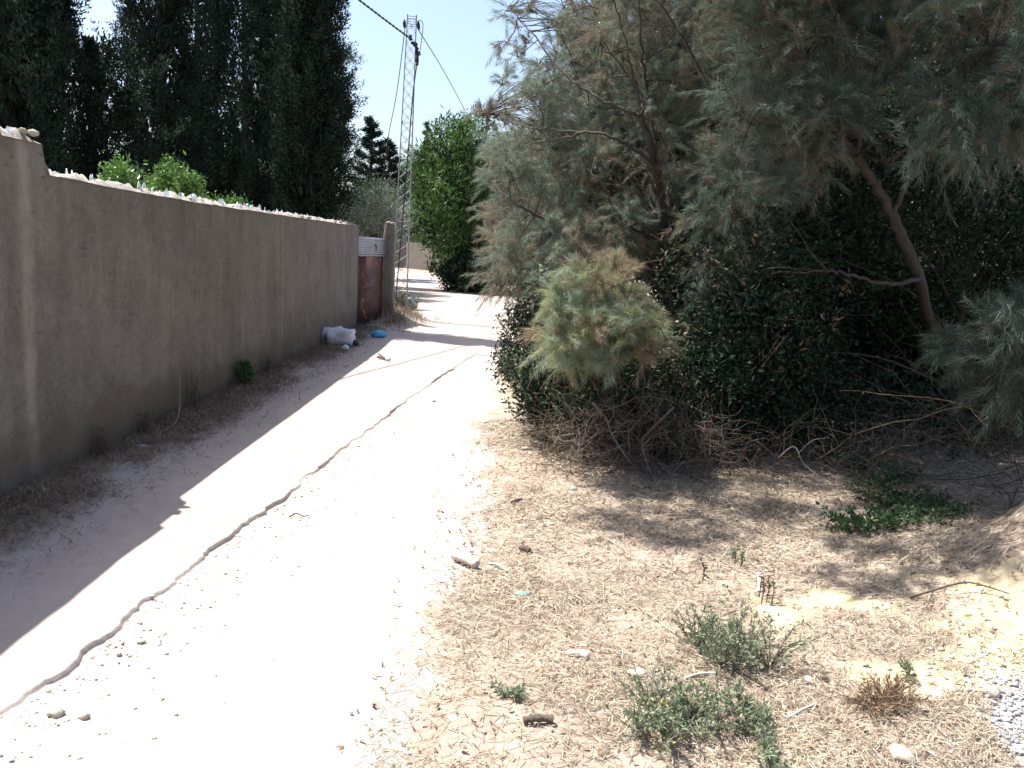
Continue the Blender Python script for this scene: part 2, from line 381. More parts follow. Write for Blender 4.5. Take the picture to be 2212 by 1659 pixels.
# ------------------------------------------------------------------ left boundary wall
WX = -2.90
def boundary_wall():
    root = empty('boundary_wall', (WX-.1, 6, 0), 'long shaded rendered wall left of the track, broken glass along its top', 'wall')
    rng = np.random.RandomState(3)
    yy = np.arange(-8, 15.86, .045); pier_end = 5.33
    top = np.where(yy < 4.88, 2.17, np.where(yy < pier_end, 2.10, np.interp(yy, [5.2, 7.8, 11, 15.9], [1.925, 1.895, 1.90, 1.91])))
    top = top+.008*fbm(yy*3, yy*0, 3)
    # face panel with mild waviness
    mb = MB(); nz = 24; n = len(yy)
    t = np.linspace(0, 1, nz)
    Yg = np.repeat(yy[:, None], nz, 1); Zg = -.15+t[None]*(top[:, None]+.15)
    Xf = WX+.012*fbm(Yg*1.2, Zg*1.2, 4)+np.where(Yg < 4.88, .02, 0)+.008*fbm(Yg*6, Zg*2.5+3, 2)
    A = np.stack([Xf, Yg, Zg], -1); Bk = np.stack([np.full_like(Xf, WX-.20), Yg, Zg], -1)
    i = (np.arange(n-1)[:, None]*nz+np.arange(nz-1)[None]); f = np.stack([i, i+1, i+nz+1, i+nz], -1).reshape(-1, 4)
    mb.add(A.reshape(-1, 3), f[:, ::-1]); mb.add(Bk.reshape(-1, 3), f)
    tp = np.stack([A[:, -1], Bk[:, -1]], 1).reshape(-1, 3); k = np.arange(n-1)*2
    mb.add(tp, np.stack([k, k+1, k+3, k+2], -1))
    for e in (0, -1):
        s = np.concatenate([A[e], Bk[e][::-1]]); mb.add(s, [list(range(len(s)))])
    mb.build('wall_face', M['plaster'], root)
    # rough mortar cap
    mc = MB()
    for (a, b, base, extra) in ((5.35, 15.8, None, 0), (4.89, 5.3, 2.10, .03)):
        m_ = int((b-a)/.035); yv = np.linspace(a, b, m_); prof = np.linspace(-.21, .012, 7)
        bz = np.interp(yv, yy, top) if base is None else np.full(m_, base)
        hh = np.clip(.028+extra+.075*fbm(yv[:, None]*11+prof[None]*20, prof[None]*22+yv[:, None]*2, 4), .006, .12)*np.array([0, .7, 1, 1, .9, .7, 0])[None]
        hh[0] = 0; hh[-1] = 0
        G = np.stack([WX+prof[None]+0*hh, yv[:, None]+0*hh, bz[:, None]-.004+hh], -1)
        i = (np.arange(m_-1)[:, None]*7+np.arange(6)[None]); mc.add(G.reshape(-1, 3), np.stack([i, i+7, i+8, i+1], -1).reshape(-1, 4))
    mc.build('mortar_cap', M['mortar'], root)
    # shards: bottle glass and chips of stone
    spots = list(5.4+10.35*rng.rand(58)**1.15)+list(4.92+.35*rng.rand(6))+[5.42, 5.48, 5.75, 6.75, 6.85, 7.9]
    for k, yv in enumerate(spots):
        bz = 2.10 if yv < 5.33 else float(np.interp(yv, yy, top))
        h = rng.uniform(.025, .075) if k < 64 else rng.uniform(.05, .08); w = rng.uniform(.02, .055); t_ = .005
        a = rng.rand()*3.14; c, s_ = math.cos(a), math.sin(a); x0 = WX+rng.uniform(-.10, -.01)
        out = [(-w/2, 0), (w/2, 0), (w*rng.uniform(.1, .55), h*rng.uniform(.5, .9)), (w*rng.uniform(-.3, .2), h), (-w*rng.uniform(.3, .6), h*rng.uniform(.3, .7))]
        tl = rng.uniform(-.25, .25)
        v = [(x0+c*u-s_*e, yv+s_*u+c*e+tl*z_, bz-.012+z_+.02) for e in (-t_/2, t_/2) for u, z_ in out]
        g = MB(); g.add(v, [(4, 3, 2, 1, 0), (5, 6, 7, 8, 9)]); g.add(v, [(i_, (i_+1) % 5, (i_+1) % 5+5, i_+5) for i_ in range(5)])
        g.build('glass_shard', M['green_glass'] if k == 22 else M['glass'], root)
    for k in range(34):
        yv = rng.uniform(5.3, 15.7) if k < 28 else rng.uniform(4.92, 5.25)
        bz = 2.13 if yv < 5.33 else float(np.interp(yv, yy, top)); rock(None, (WX+rng.uniform(-.12, 0), yv, bz+.022), rng.uniform(.018, .04), rng, parent=root, name='stone_chip')
    return root
def ico(n=2):
    import bmesh
    bm = bmesh.new(); bmesh.ops.create_icosphere(bm, subdivisions=n, radius=1)
    v = np.array([x.co[:] for x in bm.verts]); f = np.array([[a.index for a in x.verts] for x in bm.faces]); bm.free(); return v, f
ICO1 = ico(1); ICO2 = ico(2); ICO3 = ico(3)
def rock(label, loc, r, rng, parent=None, name='stone', m=None, flat=.65, cat='stone', group=None, base=None):
    v, f = (base or ICO2); s = rng.uniform(.7, 1.3, 3)*np.array([1, 1, flat]); o3 = rng.rand(3)*50
    n = vnoise(v[:, 0]*1.6+o3[0], v[:, 1]*1.6+o3[1])+vnoise(v[:, 2]*1.9+o3[2], v[:, 0]*1.9)
    w = v*(1+.55*n[:, None])*s*r
    mb = MB(); mb.add(w+np.asarray(loc), f)
    o = mb.build(name, m or M['stone'], parent, smooth_=False, loc=tuple(loc) if parent is None else None)
    if parent is None: tag(o, label, cat, group)
    return o
boundary_wall()

# ------------------------------------------------------------------ gate and its pillar
def gate():
    A = np.array([-2.93, 15.87]); Bp = np.array([-2.70, 17.42]); d = Bp-A; L = np.hypot(*d); u = d/L; nrmv = np.array([u[1], -u[0]])
    root = empty('metal_gate', (A[0]+d[0]/2, A[1]+d[1]/2, 0), 'rusty dark red metal gate at the end of the long wall', 'gate')
    def P(s, z, o=0): return (A[0]+u[0]*s+nrmv[0]*o, A[1]+u[1]*s+nrmv[1]*o, z)
    def slab(mb, s0, s1, z0, z1, o0, o1):
        v = [P(s0, z0, o0), P(s1, z0, o0), P(s1, z0, o1), P(s0, z0, o1), P(s0, z1, o0), P(s1, z1, o0), P(s1, z1, o1), P(s0, z1, o1)]
        mb.add(v, [(0, 3, 2, 1), (4, 5, 6, 7), (0, 1, 5, 4), (1, 2, 6, 5), (2, 3, 7, 6), (3, 0, 4, 7)])
    mb = MB(); slab(mb, .02, L-.03, .02, 1.40, -.01, .01); mb.build('gate_leaf', M['rust'], root)
    mb = MB()
    for s in (.0, L-.05): slab(mb, s, s+.05, 0, 1.42, -.025, .028)
    slab(mb, .05, L-.05, 1.36, 1.41, -.022, .025); slab(mb, .05, L-.05, .72, .76, .012, .026); slab(mb, .05, L-.05, .05, .1, .012, .026)
    mb.build('gate_frame', M['rust'], root)
    mb = MB(); n = 60; zz = np.linspace(1.37, 1.73, n); off = .035+.012*np.sin(np.arange(n)*2*math.pi/7.5)
    v = np.array([P(-.0, z, o) for z, o in zip(zz, off)]+[P(L+.02, z, o) for z, o in zip(zz, off)]); k = np.arange(n-1)
    mb.add(v, np.stack([k, k+n, k+n+1, k+1], -1)); v2 = v+np.array([nrmv[0]*-.004, nrmv[1]*-.004, 0]); mb.add(v2, np.stack([k, k+1, k+n+1, k+n], -1))
    mb.build('corrugated_sheet', M['corr'], root)
    mb = MB(); tube(mb, [P(.95, 1.60, .055), P(1.0, 1.53, .06), P(.97, 1.48, .058)], .012, 5); mb.build('wire_tie', M['black'], root)
    # pillar
    x0, y0 = -2.69, 17.45; mb = MB(); rng = np.random.RandomState(5); n = 26; rings = []
    for k in range(n):
        z = -.1+2.12*k/(n-1); g = 16; a = np.arange(g)*2*math.pi/g
        sq = np.maximum(np.abs(np.cos(a)), np.abs(np.sin(a))); rad = .115/sq**.92*(1+.06*fbm(a*1.3+k*.3, a*0+k*.45, 3)); 
        if k > n-4: rad = rad*(1-.07*(k-n+4))
        rings.append(np.stack([x0+.11+np.cos(a)*rad, y0+.11+np.sin(a)*rad, np.full(g, z)+(.03*fbm(a, a*0+1, 2) if k == n-1 else 0)], -1))
    V_ = np.concatenate(rings); i = np.arange(n-1)[:, None]*16; j = np.arange(16)[None]; k2 = (j+1) % 16
    mb.add(V_, np.stack([i+j, i+k2, i+16+k2, i+16+j], -1).reshape(-1, 4)); mb.add(rings[-1], [list(range(16))])
    p = empty('gate_pillar', (x0+.11, y0+.11, 0), 'weathered concrete pillar between red gate and steel pylon', 'pillar')
    mb.build('shaft', M['plaster'], p, smooth_=True)
    rock(None, (x0+.10, y0+.1, 2.04), .075, rng, parent=p, name='cap_stone', flat=.5); rock(None, (x0+.17, y0+.06, 2.03), .05, rng, parent=p, name='cap_stone')
gate()

# ------------------------------------------------------------------ lattice pylon
TB = at(861., 690., 18.7); TB[2] = .05; TT = at(890., 34., 18.7)
def pylon():
    root = empty('lattice_pylon', (TB[0], TB[1], 0), 'slender grey steel lattice pylon beside the gate pillar', 'pylon')
    ang = math.radians(8); c, s = math.cos(ang), math.sin(ang)
    def corner(k, t):
        w = (.165*(1-t)+.092*t)
        dx, dy = ((-w, -w), (w, -w), (w, w), (-w, w))[k]
        b = TB*(1-t)+TT*t; return np.array([b[0]+dx*c-dy*s, b[1]+dx*s+dy*c, b[2]])
    def bar(mb, a, b, w): tube(mb, [a, b], w, 4)
    for k in range(4):
        mb = MB(); tube(mb, [corner(k, -.03), corner(k, .5), corner(k, 1)], [.014, .012, .011], 4); mb.build('leg', M['galv'], root)
    N = 27
    for k in range(4):
        k1 = (k+1) % 4; mb = MB()
        for i in range(N):
            t0, t1 = i/N*.985, (i+1)/N*.985
            bar(mb, corner(k, t0), corner(k1, t1), .004); bar(mb, corner(k1, t0), corner(k, t1), .004)
            if i % 9 == 8: bar(mb, corner(k, t1), corner(k1, t1), .006)
        bar(mb, corner(k, .995), corner(k1, .995), .008); bar(mb, corner(k, .97), corner(k1, .97), .006); mb.build('bracing', M['galv'], root)
    top = TT
    for dx, dz in ((-.15, -.18), (.14, -.20)):
        mb = MB(); p = top+np.array([dx, -.03, dz])
        tube(mb, spline([p+(0, 0, .09), p+(.0, 0, .03), p+(0.01, 0, -.05), p+(.015, 0, -.09)], 4), [.012, .02, .026, .03, .036, .036, .034, .034, .03, .026, .02, .016, .01][:13], 8); mb.build('insulator', M['black'], root)
    mb = MB(); rng = np.random.RandomState(2)
    for a, b, r in (((.02, -.55), (.14, -.60), .035), ((.10, -.58), (.17, -.78), .045), ((.15, -.76), (.15, -1.0), .035), ((-.02, -.42), (0.0, -.5), .03)):
        P0 = top+np.array([a[0], -.12, a[1]]); P1 = top+np.array([b[0], -.12, b[1]])
        pts = np.linspace(0, 1, 7)[:, None]*(P1-P0)+P0+rng.normal(size=(7, 3))*.008; tube(mb, pts, r*(.75+.5*rng.rand(7)), 7)
    mb.build('cable_clamp', M['black'], root)
    # cable down the face of the pylon
    mb = MB(); pts = [top+np.array([.15, -.13, -.95])]
    for t in (.75, .6, .48, .36, .25, .12, .02): pts.append(TB*(1-t)+TT*t+np.array([.13-.20*(.8-t)/.8, -.17, 0]))
    tube(mb, spline(pts, 5), .013, 5); mb.build('down_cable', M['black'], root)
    mb = MB(); tube(mb, spline([top+(.1, -.05, -.12), top+(.2, -.05, -.10), top+(.24, -.05, -.2), top+(.22, -.07, -.5), top+(.2, -.1, -.72)], 6), .008, 5); mb.build('loop_wire', M['black'], root)
pylon()
def twisted(name, label, a, b, sag, r, turns, mate):
    n = int(turns*8); t = np.linspace(0, 1, n)[:, None]; P = a*(1-t)+b*t; P[:, 2] -= 4*sag*(t*(1-t))[:, 0]
    D = nrm((b-a)[None])[0]; S = nrm(np.cross(D, [0, 0, 1.])[None])[0]; U = np.cross(S, D); mb = MB()
    for ph in (0, math.pi):
        w = t[:, 0]*turns*2*math.pi+ph; tube(mb, P+r*.8*(np.cos(w)[:, None]*S+np.sin(w)[:, None]*U), r, 5)
    o = mb.build(name, mate); return tag(o, label, 'cable')
twisted('power_cable', 'thick black twisted cable running left from the pylon head', TT+np.array([.03, -.12, -.5]), np.array([-6.9, 6.2, 7.6]), .18, .0125, 46, M['black'])
def wire(name, label, pts, r):
    mb = MB(); tube(mb, spline(pts, 10), r, 5); tag(mb.build(name, M['black']), label, 'cable')
wire('overhead_wire', 'thin dark wire slanting right from pylon top toward the tamarisk', [TT+np.array([.15, .0, -.28]), at(965., 165., 26.), at(1025., 280., 35.), at(1090., 420., 50.), at(1150., 520., 70.)], .011)
wire('overhead_wire', 'thin sagging wire dropping from pylon top behind the gate pillar', [TT+np.array([-.14, 0, -.28]), at(857., 200., 21.), at(838., 300., 24.), at(822., 420., 26.), at(801., 495., 27.)], .010)

# ------------------------------------------------------------------ foliage builders
def dome_tree(root_, crown_name, clusters, leafL, leafW, perc, spread, updir, mats, rng, mprob=None, zmin=.02):
    """clusters: (n,3) centres; each gets perc leaves"""
    n = len(clusters); P = np.repeat(clusters, perc, 0); N = len(P)
    P = P+rng.normal(size=(N, 3))*spread
    D = np.repeat(rsph(rng, n)*.6, perc, 0)+rsph(rng, N)*.8+np.array(updir)
    g = height(P[:, 0], P[:, 1]) if zmin is not None else np.full(N, -9.)
    ok = P[:, 2] > g+.02; P = P[ok]; D = D[ok]; N = len(P)
    mi = 0 if mprob is None else np.repeat(rng.choice(len(mprob), n, p=mprob), perc)[ok]
    mb = MB(); leaves(mb, P, D, leafL*rng.uniform(.4, 1.45, N), leafW*rng.uniform(.7, 1.2, N), rng, mi, .06)
    return mb.build(crown_name, mats, root_)

def cypress(x, y, H, Rr, seed, label, gap=.12, leaf=(.10, .034), dens=1.0, z0=0.3, taper=1.0, mats=None, mprob=None, topround=False):
    rng = np.random.RandomState(seed)
    root = empty('cypress_tree', (x, y, 0), label, 'tree', 'cypress trees behind the long wall')
    mb = MB(); tube(mb, spline([(x, y, 0), (x+.05, y, H*.4), (x-.03, y+.05, H*.93)], 6), np.linspace(.17, .02, 13), 7); mb.build('trunk', M['bark'], root)
    nt_ = int(H*Rr*13*dens); nt_ = max(nt_, 40); k = leaf[0]/.10
    t = rng.rand(nt_)**.9; z = z0+(H-z0)*t*.96; a = rng.rand(nt_)*2*math.pi
    prof = np.minimum(1, (t/.12+.3))*((1-t)**(.45*taper) if not topround else np.sqrt(np.clip(1-t**2.5, 0, 1)))
    r = Rr*prof*(.25+.72*rng.rand(nt_)**.6)*(1+.28*vnoise(a*2+seed, z*.9))
    nz = vnoise(a*2.3+seed, z*1.0); ok = nz > -.5+gap*1.6*np.clip(t*1.5-.1, 0, 1)
    a, z, r, t = a[ok], z[ok], r[ok], t[ok]; m0 = len(a)
    Lt = np.minimum(rng.uniform(.7, 1.9, m0), H-z+.15)*min(1, Rr*.9+.15); B0 = np.stack([x+r*np.cos(a), y+r*np.sin(a), z-.2], -1)
    ax0 = nrm(np.stack([np.cos(a)*.22, np.sin(a)*.22, np.ones(m0)], -1)+rsph(rng, m0)*.10)
    if topround: ax0 = nrm(ax0+np.stack([np.cos(a)*.5, np.sin(a)*.5, -.35*t], -1))
    cl = 20; per = 26; u = rng.rand(m0, cl); wd = (.24*min(1, Rr)*np.sqrt(np.clip(1.05-u, 0, 1)))[..., None]
    P = (B0[:, None]+ax0[:, None]*(u*Lt[:, None])[..., None]+rng.normal(size=(m0, cl, 3))*wd*.62).reshape(-1, 3); m = len(P)
    ax = nrm(np.repeat(ax0, cl, 0)+rsph(rng, m)*.5)
    tt = rng.rand(m, per); Q = P[:, None]+ax[:, None]*(tt*.32*k)[..., None]+rng.normal(size=(m, per, 3))*.05*k
    D = ax[:, None]*.9+rsph(rng, m*per).reshape(m, per, 3)*.75
    Q = Q.reshape(-1, 3); D = D.reshape(-1, 3); N = len(Q)
    mb = MB(); leaves(mb, Q, D, leaf[0]*rng.uniform(.5, 1.25, N), leaf[1]*rng.uniform(.6, 1.2, N), rng, 0 if mprob is None else np.repeat(rng.choice(len(mprob), m, p=mprob), per))
    nc = int(H*Rr*420*dens/k); t = rng.rand(nc); z = z0+(H-z0)*t*.93; a = rng.rand(nc)*6.28; prof = np.minimum(1, (t/.12+.3))*(1-t)**.45
    ok = vnoise(a*2.3+seed, z*1.0) > -.42+gap*1.7*np.clip(t*1.5-.1, 0, 1); r = Rr*prof*.72*np.sqrt(rng.rand(nc)); Q = np.stack([x+r*np.cos(a), y+r*np.sin(a), z], -1)[ok]
    leaves(mb, Q, rsph(rng, len(Q))*.6+[0, 0, 1], .24*k, .09*k, rng, 0)
    mb.build('crown', mats or M['cypress'], root); return root
def col(px, X):
    """x position in the picture -> distance along the track for a tree standing at X"""
    best = None
    for Yv in np.arange(6, 60, .05):
        zz = CAM[2]+.1*Yv*0+1.2; p = (np.array([X, Yv, 3.0])-CAM) @ R
        u = PW/2+F*p[0]/-p[2]
        if best is None or abs(u-px) < best[0]: best = (abs(u-px), Yv)
    return best[1]
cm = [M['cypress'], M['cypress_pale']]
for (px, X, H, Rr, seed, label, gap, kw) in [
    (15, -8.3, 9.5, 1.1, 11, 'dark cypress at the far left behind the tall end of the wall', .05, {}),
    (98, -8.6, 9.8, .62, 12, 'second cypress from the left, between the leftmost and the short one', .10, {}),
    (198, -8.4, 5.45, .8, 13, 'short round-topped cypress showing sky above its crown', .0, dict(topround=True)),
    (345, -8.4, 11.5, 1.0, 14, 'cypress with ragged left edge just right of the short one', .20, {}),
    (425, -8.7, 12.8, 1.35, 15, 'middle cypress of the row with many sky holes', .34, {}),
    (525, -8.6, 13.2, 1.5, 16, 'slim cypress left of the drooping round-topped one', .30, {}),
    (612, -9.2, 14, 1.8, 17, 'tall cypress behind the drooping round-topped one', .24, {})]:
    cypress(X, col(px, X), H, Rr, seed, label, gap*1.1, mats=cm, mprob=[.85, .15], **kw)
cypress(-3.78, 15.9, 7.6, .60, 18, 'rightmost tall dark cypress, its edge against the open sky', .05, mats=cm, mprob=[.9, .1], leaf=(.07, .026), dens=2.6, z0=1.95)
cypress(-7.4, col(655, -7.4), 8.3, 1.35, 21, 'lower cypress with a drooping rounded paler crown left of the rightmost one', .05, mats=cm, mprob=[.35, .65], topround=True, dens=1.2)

def volume_tree(name, label, cat, poly, d0, d1, nblob, brad, ncl, leafL, leafW, perc, spread, up, mats, seed, mprob=None, trunk=True, group=None, tr=.12, mind=None, lowd=None):
    rng = np.random.RandomState(seed); pc = sample_poly(poly, nblob, rng, mind or 0)
    d = rng.uniform(d0, d1, len(pc)); B = at(pc[:, 0], pc[:, 1], d)
    B[:, 2] = np.maximum(B[:, 2], .15)
    base = B.mean(0); base[2] = 0
    root = empty(name, base, label, cat, group)
    k = rng.randint(0, len(B), ncl); S = rsph(rng, ncl)*np.array([1, 1, .8]); rr = brad*rng.uniform(.55, 1.1, ncl)
    P = B[k]+S*rr[:, None]; P[:, 2] += .0
    cr = dome_tree(root, 'foliage' if cat != 'tree' else 'crown', P, leafL, leafW, perc, spread, up, mats, rng, mprob)
    mb = MB(); top = B[:, 2].max(); bx = base.copy(); bx[2] = -.05
    tube(mb, spline([bx, base*[1, 1, 0]+[0, 0, top*.35], base*[1, 1, 0]+[.05, 0, top*.8]], 5), np.linspace(tr, tr*.25, 11), 6)
    for q in B[rng.permutation(len(B))[:min(40, len(B))]]:
        s = base*[1, 1, 0]+np.array([0, 0, min(q[2]*.6, top*.75)]); mid = (s+q)/2+np.array([0, 0, .06*np.linalg.norm(q-s)])
        tube(mb, spline([s, mid, q], 4), np.linspace(tr*.35, tr*.08, 9), 4, caps=False)
    if not trunk and leafL < .06 and perc > 8:
        for q in P[rng.randint(0, len(P), 240)]:
            e = q+rsph(rng, 1)[0]*rng.uniform(.12, .35); tube(mb, [q, (q+e)/2+rng.normal(size=3)*.02, e], [.0035, .0028, .0015], 3, 1, False)
    mb.build('trunk' if trunk else 'stems', [M['bark'], M['twig']], root); return root

volume_tree('evergreen_shrub', 'low dark hedge mass at the back below the leaning trunk', 'shrub',
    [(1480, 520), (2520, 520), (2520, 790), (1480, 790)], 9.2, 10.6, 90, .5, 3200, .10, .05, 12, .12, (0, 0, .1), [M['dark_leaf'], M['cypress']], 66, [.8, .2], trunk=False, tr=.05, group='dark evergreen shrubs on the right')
# distant trees beyond the gate
volume_tree('pine_tree', 'bright green bushy conifer right of the pylon across the bend', 'tree',
    [(893, 420), (905, 350), (945, 300), (985, 275), (1025, 272), (1070, 290), (1130, 330), (1140, 480), (1110, 590), (1000, 600), (960, 560), (920, 500), (896, 470)],
    31.5, 36, 70, .75, 2300, .22, .055, 16, .12, (0, 0, .55), [M['pine'], M['cypress']], 31, [.8, .2], mind=22)
volume_tree('pine_tree', 'dark low conifer at the track bend below the bright green one', 'tree',
    [(960, 560), (1120, 560), (1130, 625), (975, 612)], 31.5, 34.5, 26, .6, 900, .2, .06, 16, .12, (0, 0, .3), [M['cypress'], M['pine']], 32, [.8, .2])
volume_tree('pine_tree', 'green tree behind the pylon shaft left of the bright conifer', 'tree',
    [(838, 470), (850, 400), (880, 355), (930, 350), (930, 500), (850, 510)], 68, 74, 30, 1.3, 900, .26, .08, 16, .16, (0, 0, .5), [M['pine'], M['cypress']], 33, [.6, .4])
def spiky(x, y, H, Rr, seed, label):
    rng = np.random.RandomState(seed); root = empty('conifer_tree', (x, y, 0), label, 'tree')
    mb = MB(); tube(mb, [(x, y, 0), (x, y, H*.5), (x+.05, y, H)], [.16, .1, .02], 6); mb.build('trunk', M['bark'], root)
    P = []; D = []
    for k in range(34):
        z = H*(.30+.68*k/33); a = k*2.4+rng.rand(); Lb = Rr*(1-(z/H-.3)/.75)*rng.uniform(.6, 1.2)
        n = int(26+Lb*34); t = rng.rand(n)**.7; dr = np.array([math.cos(a), math.sin(a), .12])
        q = np.array([x, y, z])+t[:, None]*Lb*dr+np.stack([0*t, 0*t, .22*Lb*t**2], -1)
        P.append(np.repeat(q, 9, 0)+rng.normal(size=(n*9, 3))*[.09, .09, .07]); D.append(np.tile(dr+[0, 0, .2], (n*9, 1))+rsph(rng, n*9)*.6)
    P = np.concatenate(P); D = np.concatenate(D); mb = MB(); leaves(mb, P, D, .13*rng.uniform(.6, 1.3, len(P)), .045, rng); mb.build('crown', M['cypress'], root)
p = at(798., 470., 40.); spiky(p[0], 40, at(800., 255., 40.)[2], 1.9, 41, 'spiky dark conifer with upturned limbs right of the cypress row')
p = at(836., 470., 42.); spiky(p[0], 42, at(830., 300., 42.)[2], 1.5, 42, 'smaller spiky conifer against sky just left of the pylon')
p = at(917., 470., 68.); spiky(p[0], 68, at(916., 262., 68.)[2], 1.3, 43, 'narrow conifer tip poking above the bright green tree')
volume_tree('olive_tree', 'grey green olive tree over the corrugated gate sheet', 'tree',
    [(765, 500), (770, 430), (800, 400), (850, 410), (862, 450), (850, 505)], 26, 31, 30, .55, 850, .10, .03, 15, .12, (0, 0, .3), [M['olive'], M['pine']], 34, [.85, .15])
volume_tree('olive_tree', 'pale olive tree behind the pylon above the far wall', 'tree',
    [(845, 540), (845, 450), (905, 450), (915, 540)], 67, 72, 30, 1.3, 900, .16, .06, 15, .2, (0, 0, .3), [M['olive'], M['pine']], 35, [.6, .4])
volume_tree('olive_tree', 'dusky tree line beyond the far wall at the bend', 'tree',
    [(740, 520), (740, 440), (1000, 420), (1120, 400), (1120, 540)], 78, 90, 44, 2.4, 2400, .4, .18, 15, .5, (0, 0, .3), [M['olive'], M['cypress']], 36, [.4, .6])

# far wall across the bend
mb = MB(); a = at(780., 578., 58.); b = at(905., 580., 64.); c_ = at(1120., 588., 58.)
pts = [(-60, 64), (-14, 64), (-7.9, 62.5), (-4.6, 57), (-1.5, 52), (4, 46)]
for (x0, y0), (x1, y1) in zip(pts[:-1], pts[1:]):
    d = np.array([x1-x0, y1-y0]); d = d/np.hypot(*d)*.1; n_ = np.array([-d[1], d[0]])
    m_ = 14; tt = np.linspace(0, 1, m_); xx = x0+(x1-x0)*tt; yy_ = y0+(y1-y0)*tt; tz = 1.86+.03*fbm(xx*.8, yy_*.8, 3)
    for s in (1, -1):
        A_ = np.stack([xx+s*n_[0], yy_+s*n_[1], np.full(m_, -.1)], -1); B_ = np.stack([xx+s*n_[0], yy_+s*n_[1], tz], -1)
        k = np.arange(m_-1); mb.add(np.concatenate([A_, B_]), np.stack([k, k+1, k+1+m_, k+m_], -1))
    T_ = np.concatenate([np.stack([xx+s*n_[0], yy_+s*n_[1], tz], -1) for s in (1, -1)]); mb.add(T_, np.stack([k, k+1, k+1+m_, k+m_], -1))
tag(mb.build('boundary_wall', M['far_plaster']), 'far pale wall across the bend seen behind the pylon', 'wall')

# lemon shrubs peeping over the wall
for (poly, seed, label, nb) in [
    ([(236, 420), (242, 390), (260, 368), (280, 390), (292, 430)], 51, 'small bright green sprig rising over the wall, leftmost of three', 12),
    ([(318, 440), (325, 385), (350, 365), (395, 362), (418, 395), (435, 450)], 52, 'round bright green bush showing over the wall top', 34),
    ([(430, 475), (440, 440), (500, 432), (518, 445), (515, 480)], 53, 'low bright green sprig over the wall, rightmost of three', 14)]:
    d = {51: 7.6, 52: 8.9, 53: 11.2}[seed]
    volume_tree('garden_shrub', label, 'shrub', poly, d, d+.55, nb, .085, int(nb*24), .055, .022, 7, .05, (0, 0, .3), [M['bright_leaf']], seed, trunk=False, group='green shrubs behind the wall', tr=.02)

# ------------------------------------------------------------------ tamarisks
def plumes(mb, S, D0, L, rng, mi, nf=46, fl=.10, fw=.0031, droop=.35):
    """feathery drooping sprays starting at S"""
    n = len(S); t = rng.rand(n, nf)**.8
    L = L[:, None]; D0 = nrm(D0)
    P = S[:, None]+D0[:, None]*(t*L)[..., None]; P[..., 2] -= droop*L*t*t
    T = D0[:, None]+np.stack([0*t, 0*t, -2*droop*t], -1)
    D = nrm(T)*.85+rsph(rng, n*nf).reshape(n, nf, 3)*.55+np.array([0, 0, -.12])
    ln = fl*rng.uniform(.6, 1.3, (n, nf))*(1.15-.55*t)
    P = P+rsph(rng, n*nf).reshape(n, nf, 3)*.012
    blades(mb, P.reshape(-1, 3), D.reshape(-1, 3), ln.ravel(), fw*rng.uniform(.7, 1.3, n*nf), rng, np.repeat(mi, nf))
def tamarisk(label, limbs, clumps, seed, base, brown=.42, group=None, mats=None, nf=46, up=.35, dr=(.2, .45), Ls=1.0):
    """limbs: list of (points, r0, r1); clumps: (n,5) x,y,z,radius,count"""
    rng = np.random.RandomState(seed); root = empty('tamarisk_tree', (base[0], base[1], 0), label, 'tree', group)
    wood = MB(); skel = []
    for pts, r0, r1 in limbs:
        sp = spline(pts, 6); sp = sp+rng.normal(size=sp.shape)*.006; rr = np.linspace(r0*.72, r1*.7, len(sp)); tube(wood, sp, rr, 7, 0); skel.append(np.column_stack([sp, rr]))
    sk = np.concatenate(skel)
    tw = MB(); fo = MB()
    for c in clumps:
        q = c[:3]; d = np.linalg.norm(sk[:, :3]-q, axis=1)+.6*np.maximum(0, sk[:, 2]-q[2]); k = np.argmin(d+.15*rng.rand(len(d)))
        s = sk[k, :3]; mid = (s+q)/2+np.array([0, 0, .10*np.linalg.norm(q-s)])+rng.normal(size=3)*.03
        tube(tw, spline([s, mid, q], 5), np.linspace(min(.5*sk[k, 3]+.002, .014), .003, 11), 4, 0, False)
        n = int(c[4]); out = nrm((q-s)[None])[0]
        S = q+rsph(rng, n)*(c[3]*.55*rng.rand(n, 1)**.4); D = rsph(rng, n)*.9+out*.55+np.array([0, 0, up])
        bb = rng.rand() < brown
        pr = [.10, .22, .68] if bb else [.50, .38, .12]
        plumes(fo, S, D, c[3]*Ls*rng.uniform(.7, 1.6, n), rng, rng.choice(3, n, p=pr), nf, droop=rng.uniform(*dr))
        # fine twiglets inside the clump
        m_ = 5
        for j in range(m_):
            e = q+rsph(rng, 1)[0]*c[3]*.9; tube(tw, [s*.15+q*.85, (q+e)/2+[0, 0, .03], e], [.004, .003, .0015], 3, 0, False)
    wood.build('trunk', M['bark'], root); tw.build('branches', M['bark'], root)
    fo.build('crown', mats or [M['tam_green'], M['tam_grey'], M['tam_brown']], root); return root
def pclumps(poly, n, d0, d1, r, cnt, rng, mind=30, dfun=None):
    pc = sample_poly(poly, n, rng, mind); d = rng.uniform(d0, d1, len(pc)) if dfun is None else dfun(pc, rng)
    P = at(pc[:, 0], pc[:, 1], d); return np.column_stack([P, r*rng.uniform(.75, 1.3, len(pc)), cnt*rng.uniform(.8, 1.2, len(pc))])
def caster(poly, n, z0, z1, r, cnt, rng):  # unseen crown clumps set up the sun ray to throw shade on the polygon
    pc = sample_poly(poly, n, rng, 20); g = gp(pc[:, 0], pc[:, 1]); z = rng.uniform(z0, z1, len(pc))
    P = g+SUN[None]*((z-g[:, 2])/SUN[2])[:, None]; return np.column_stack([P, r*rng.uniform(.75, 1.3, len(pc)), cnt*rng.uniform(.8, 1.2, len(pc))])
def V3(*a): return [at(float(x), float(y), float(d)) for x, y, d in a]
rng = np.random.RandomState(100)
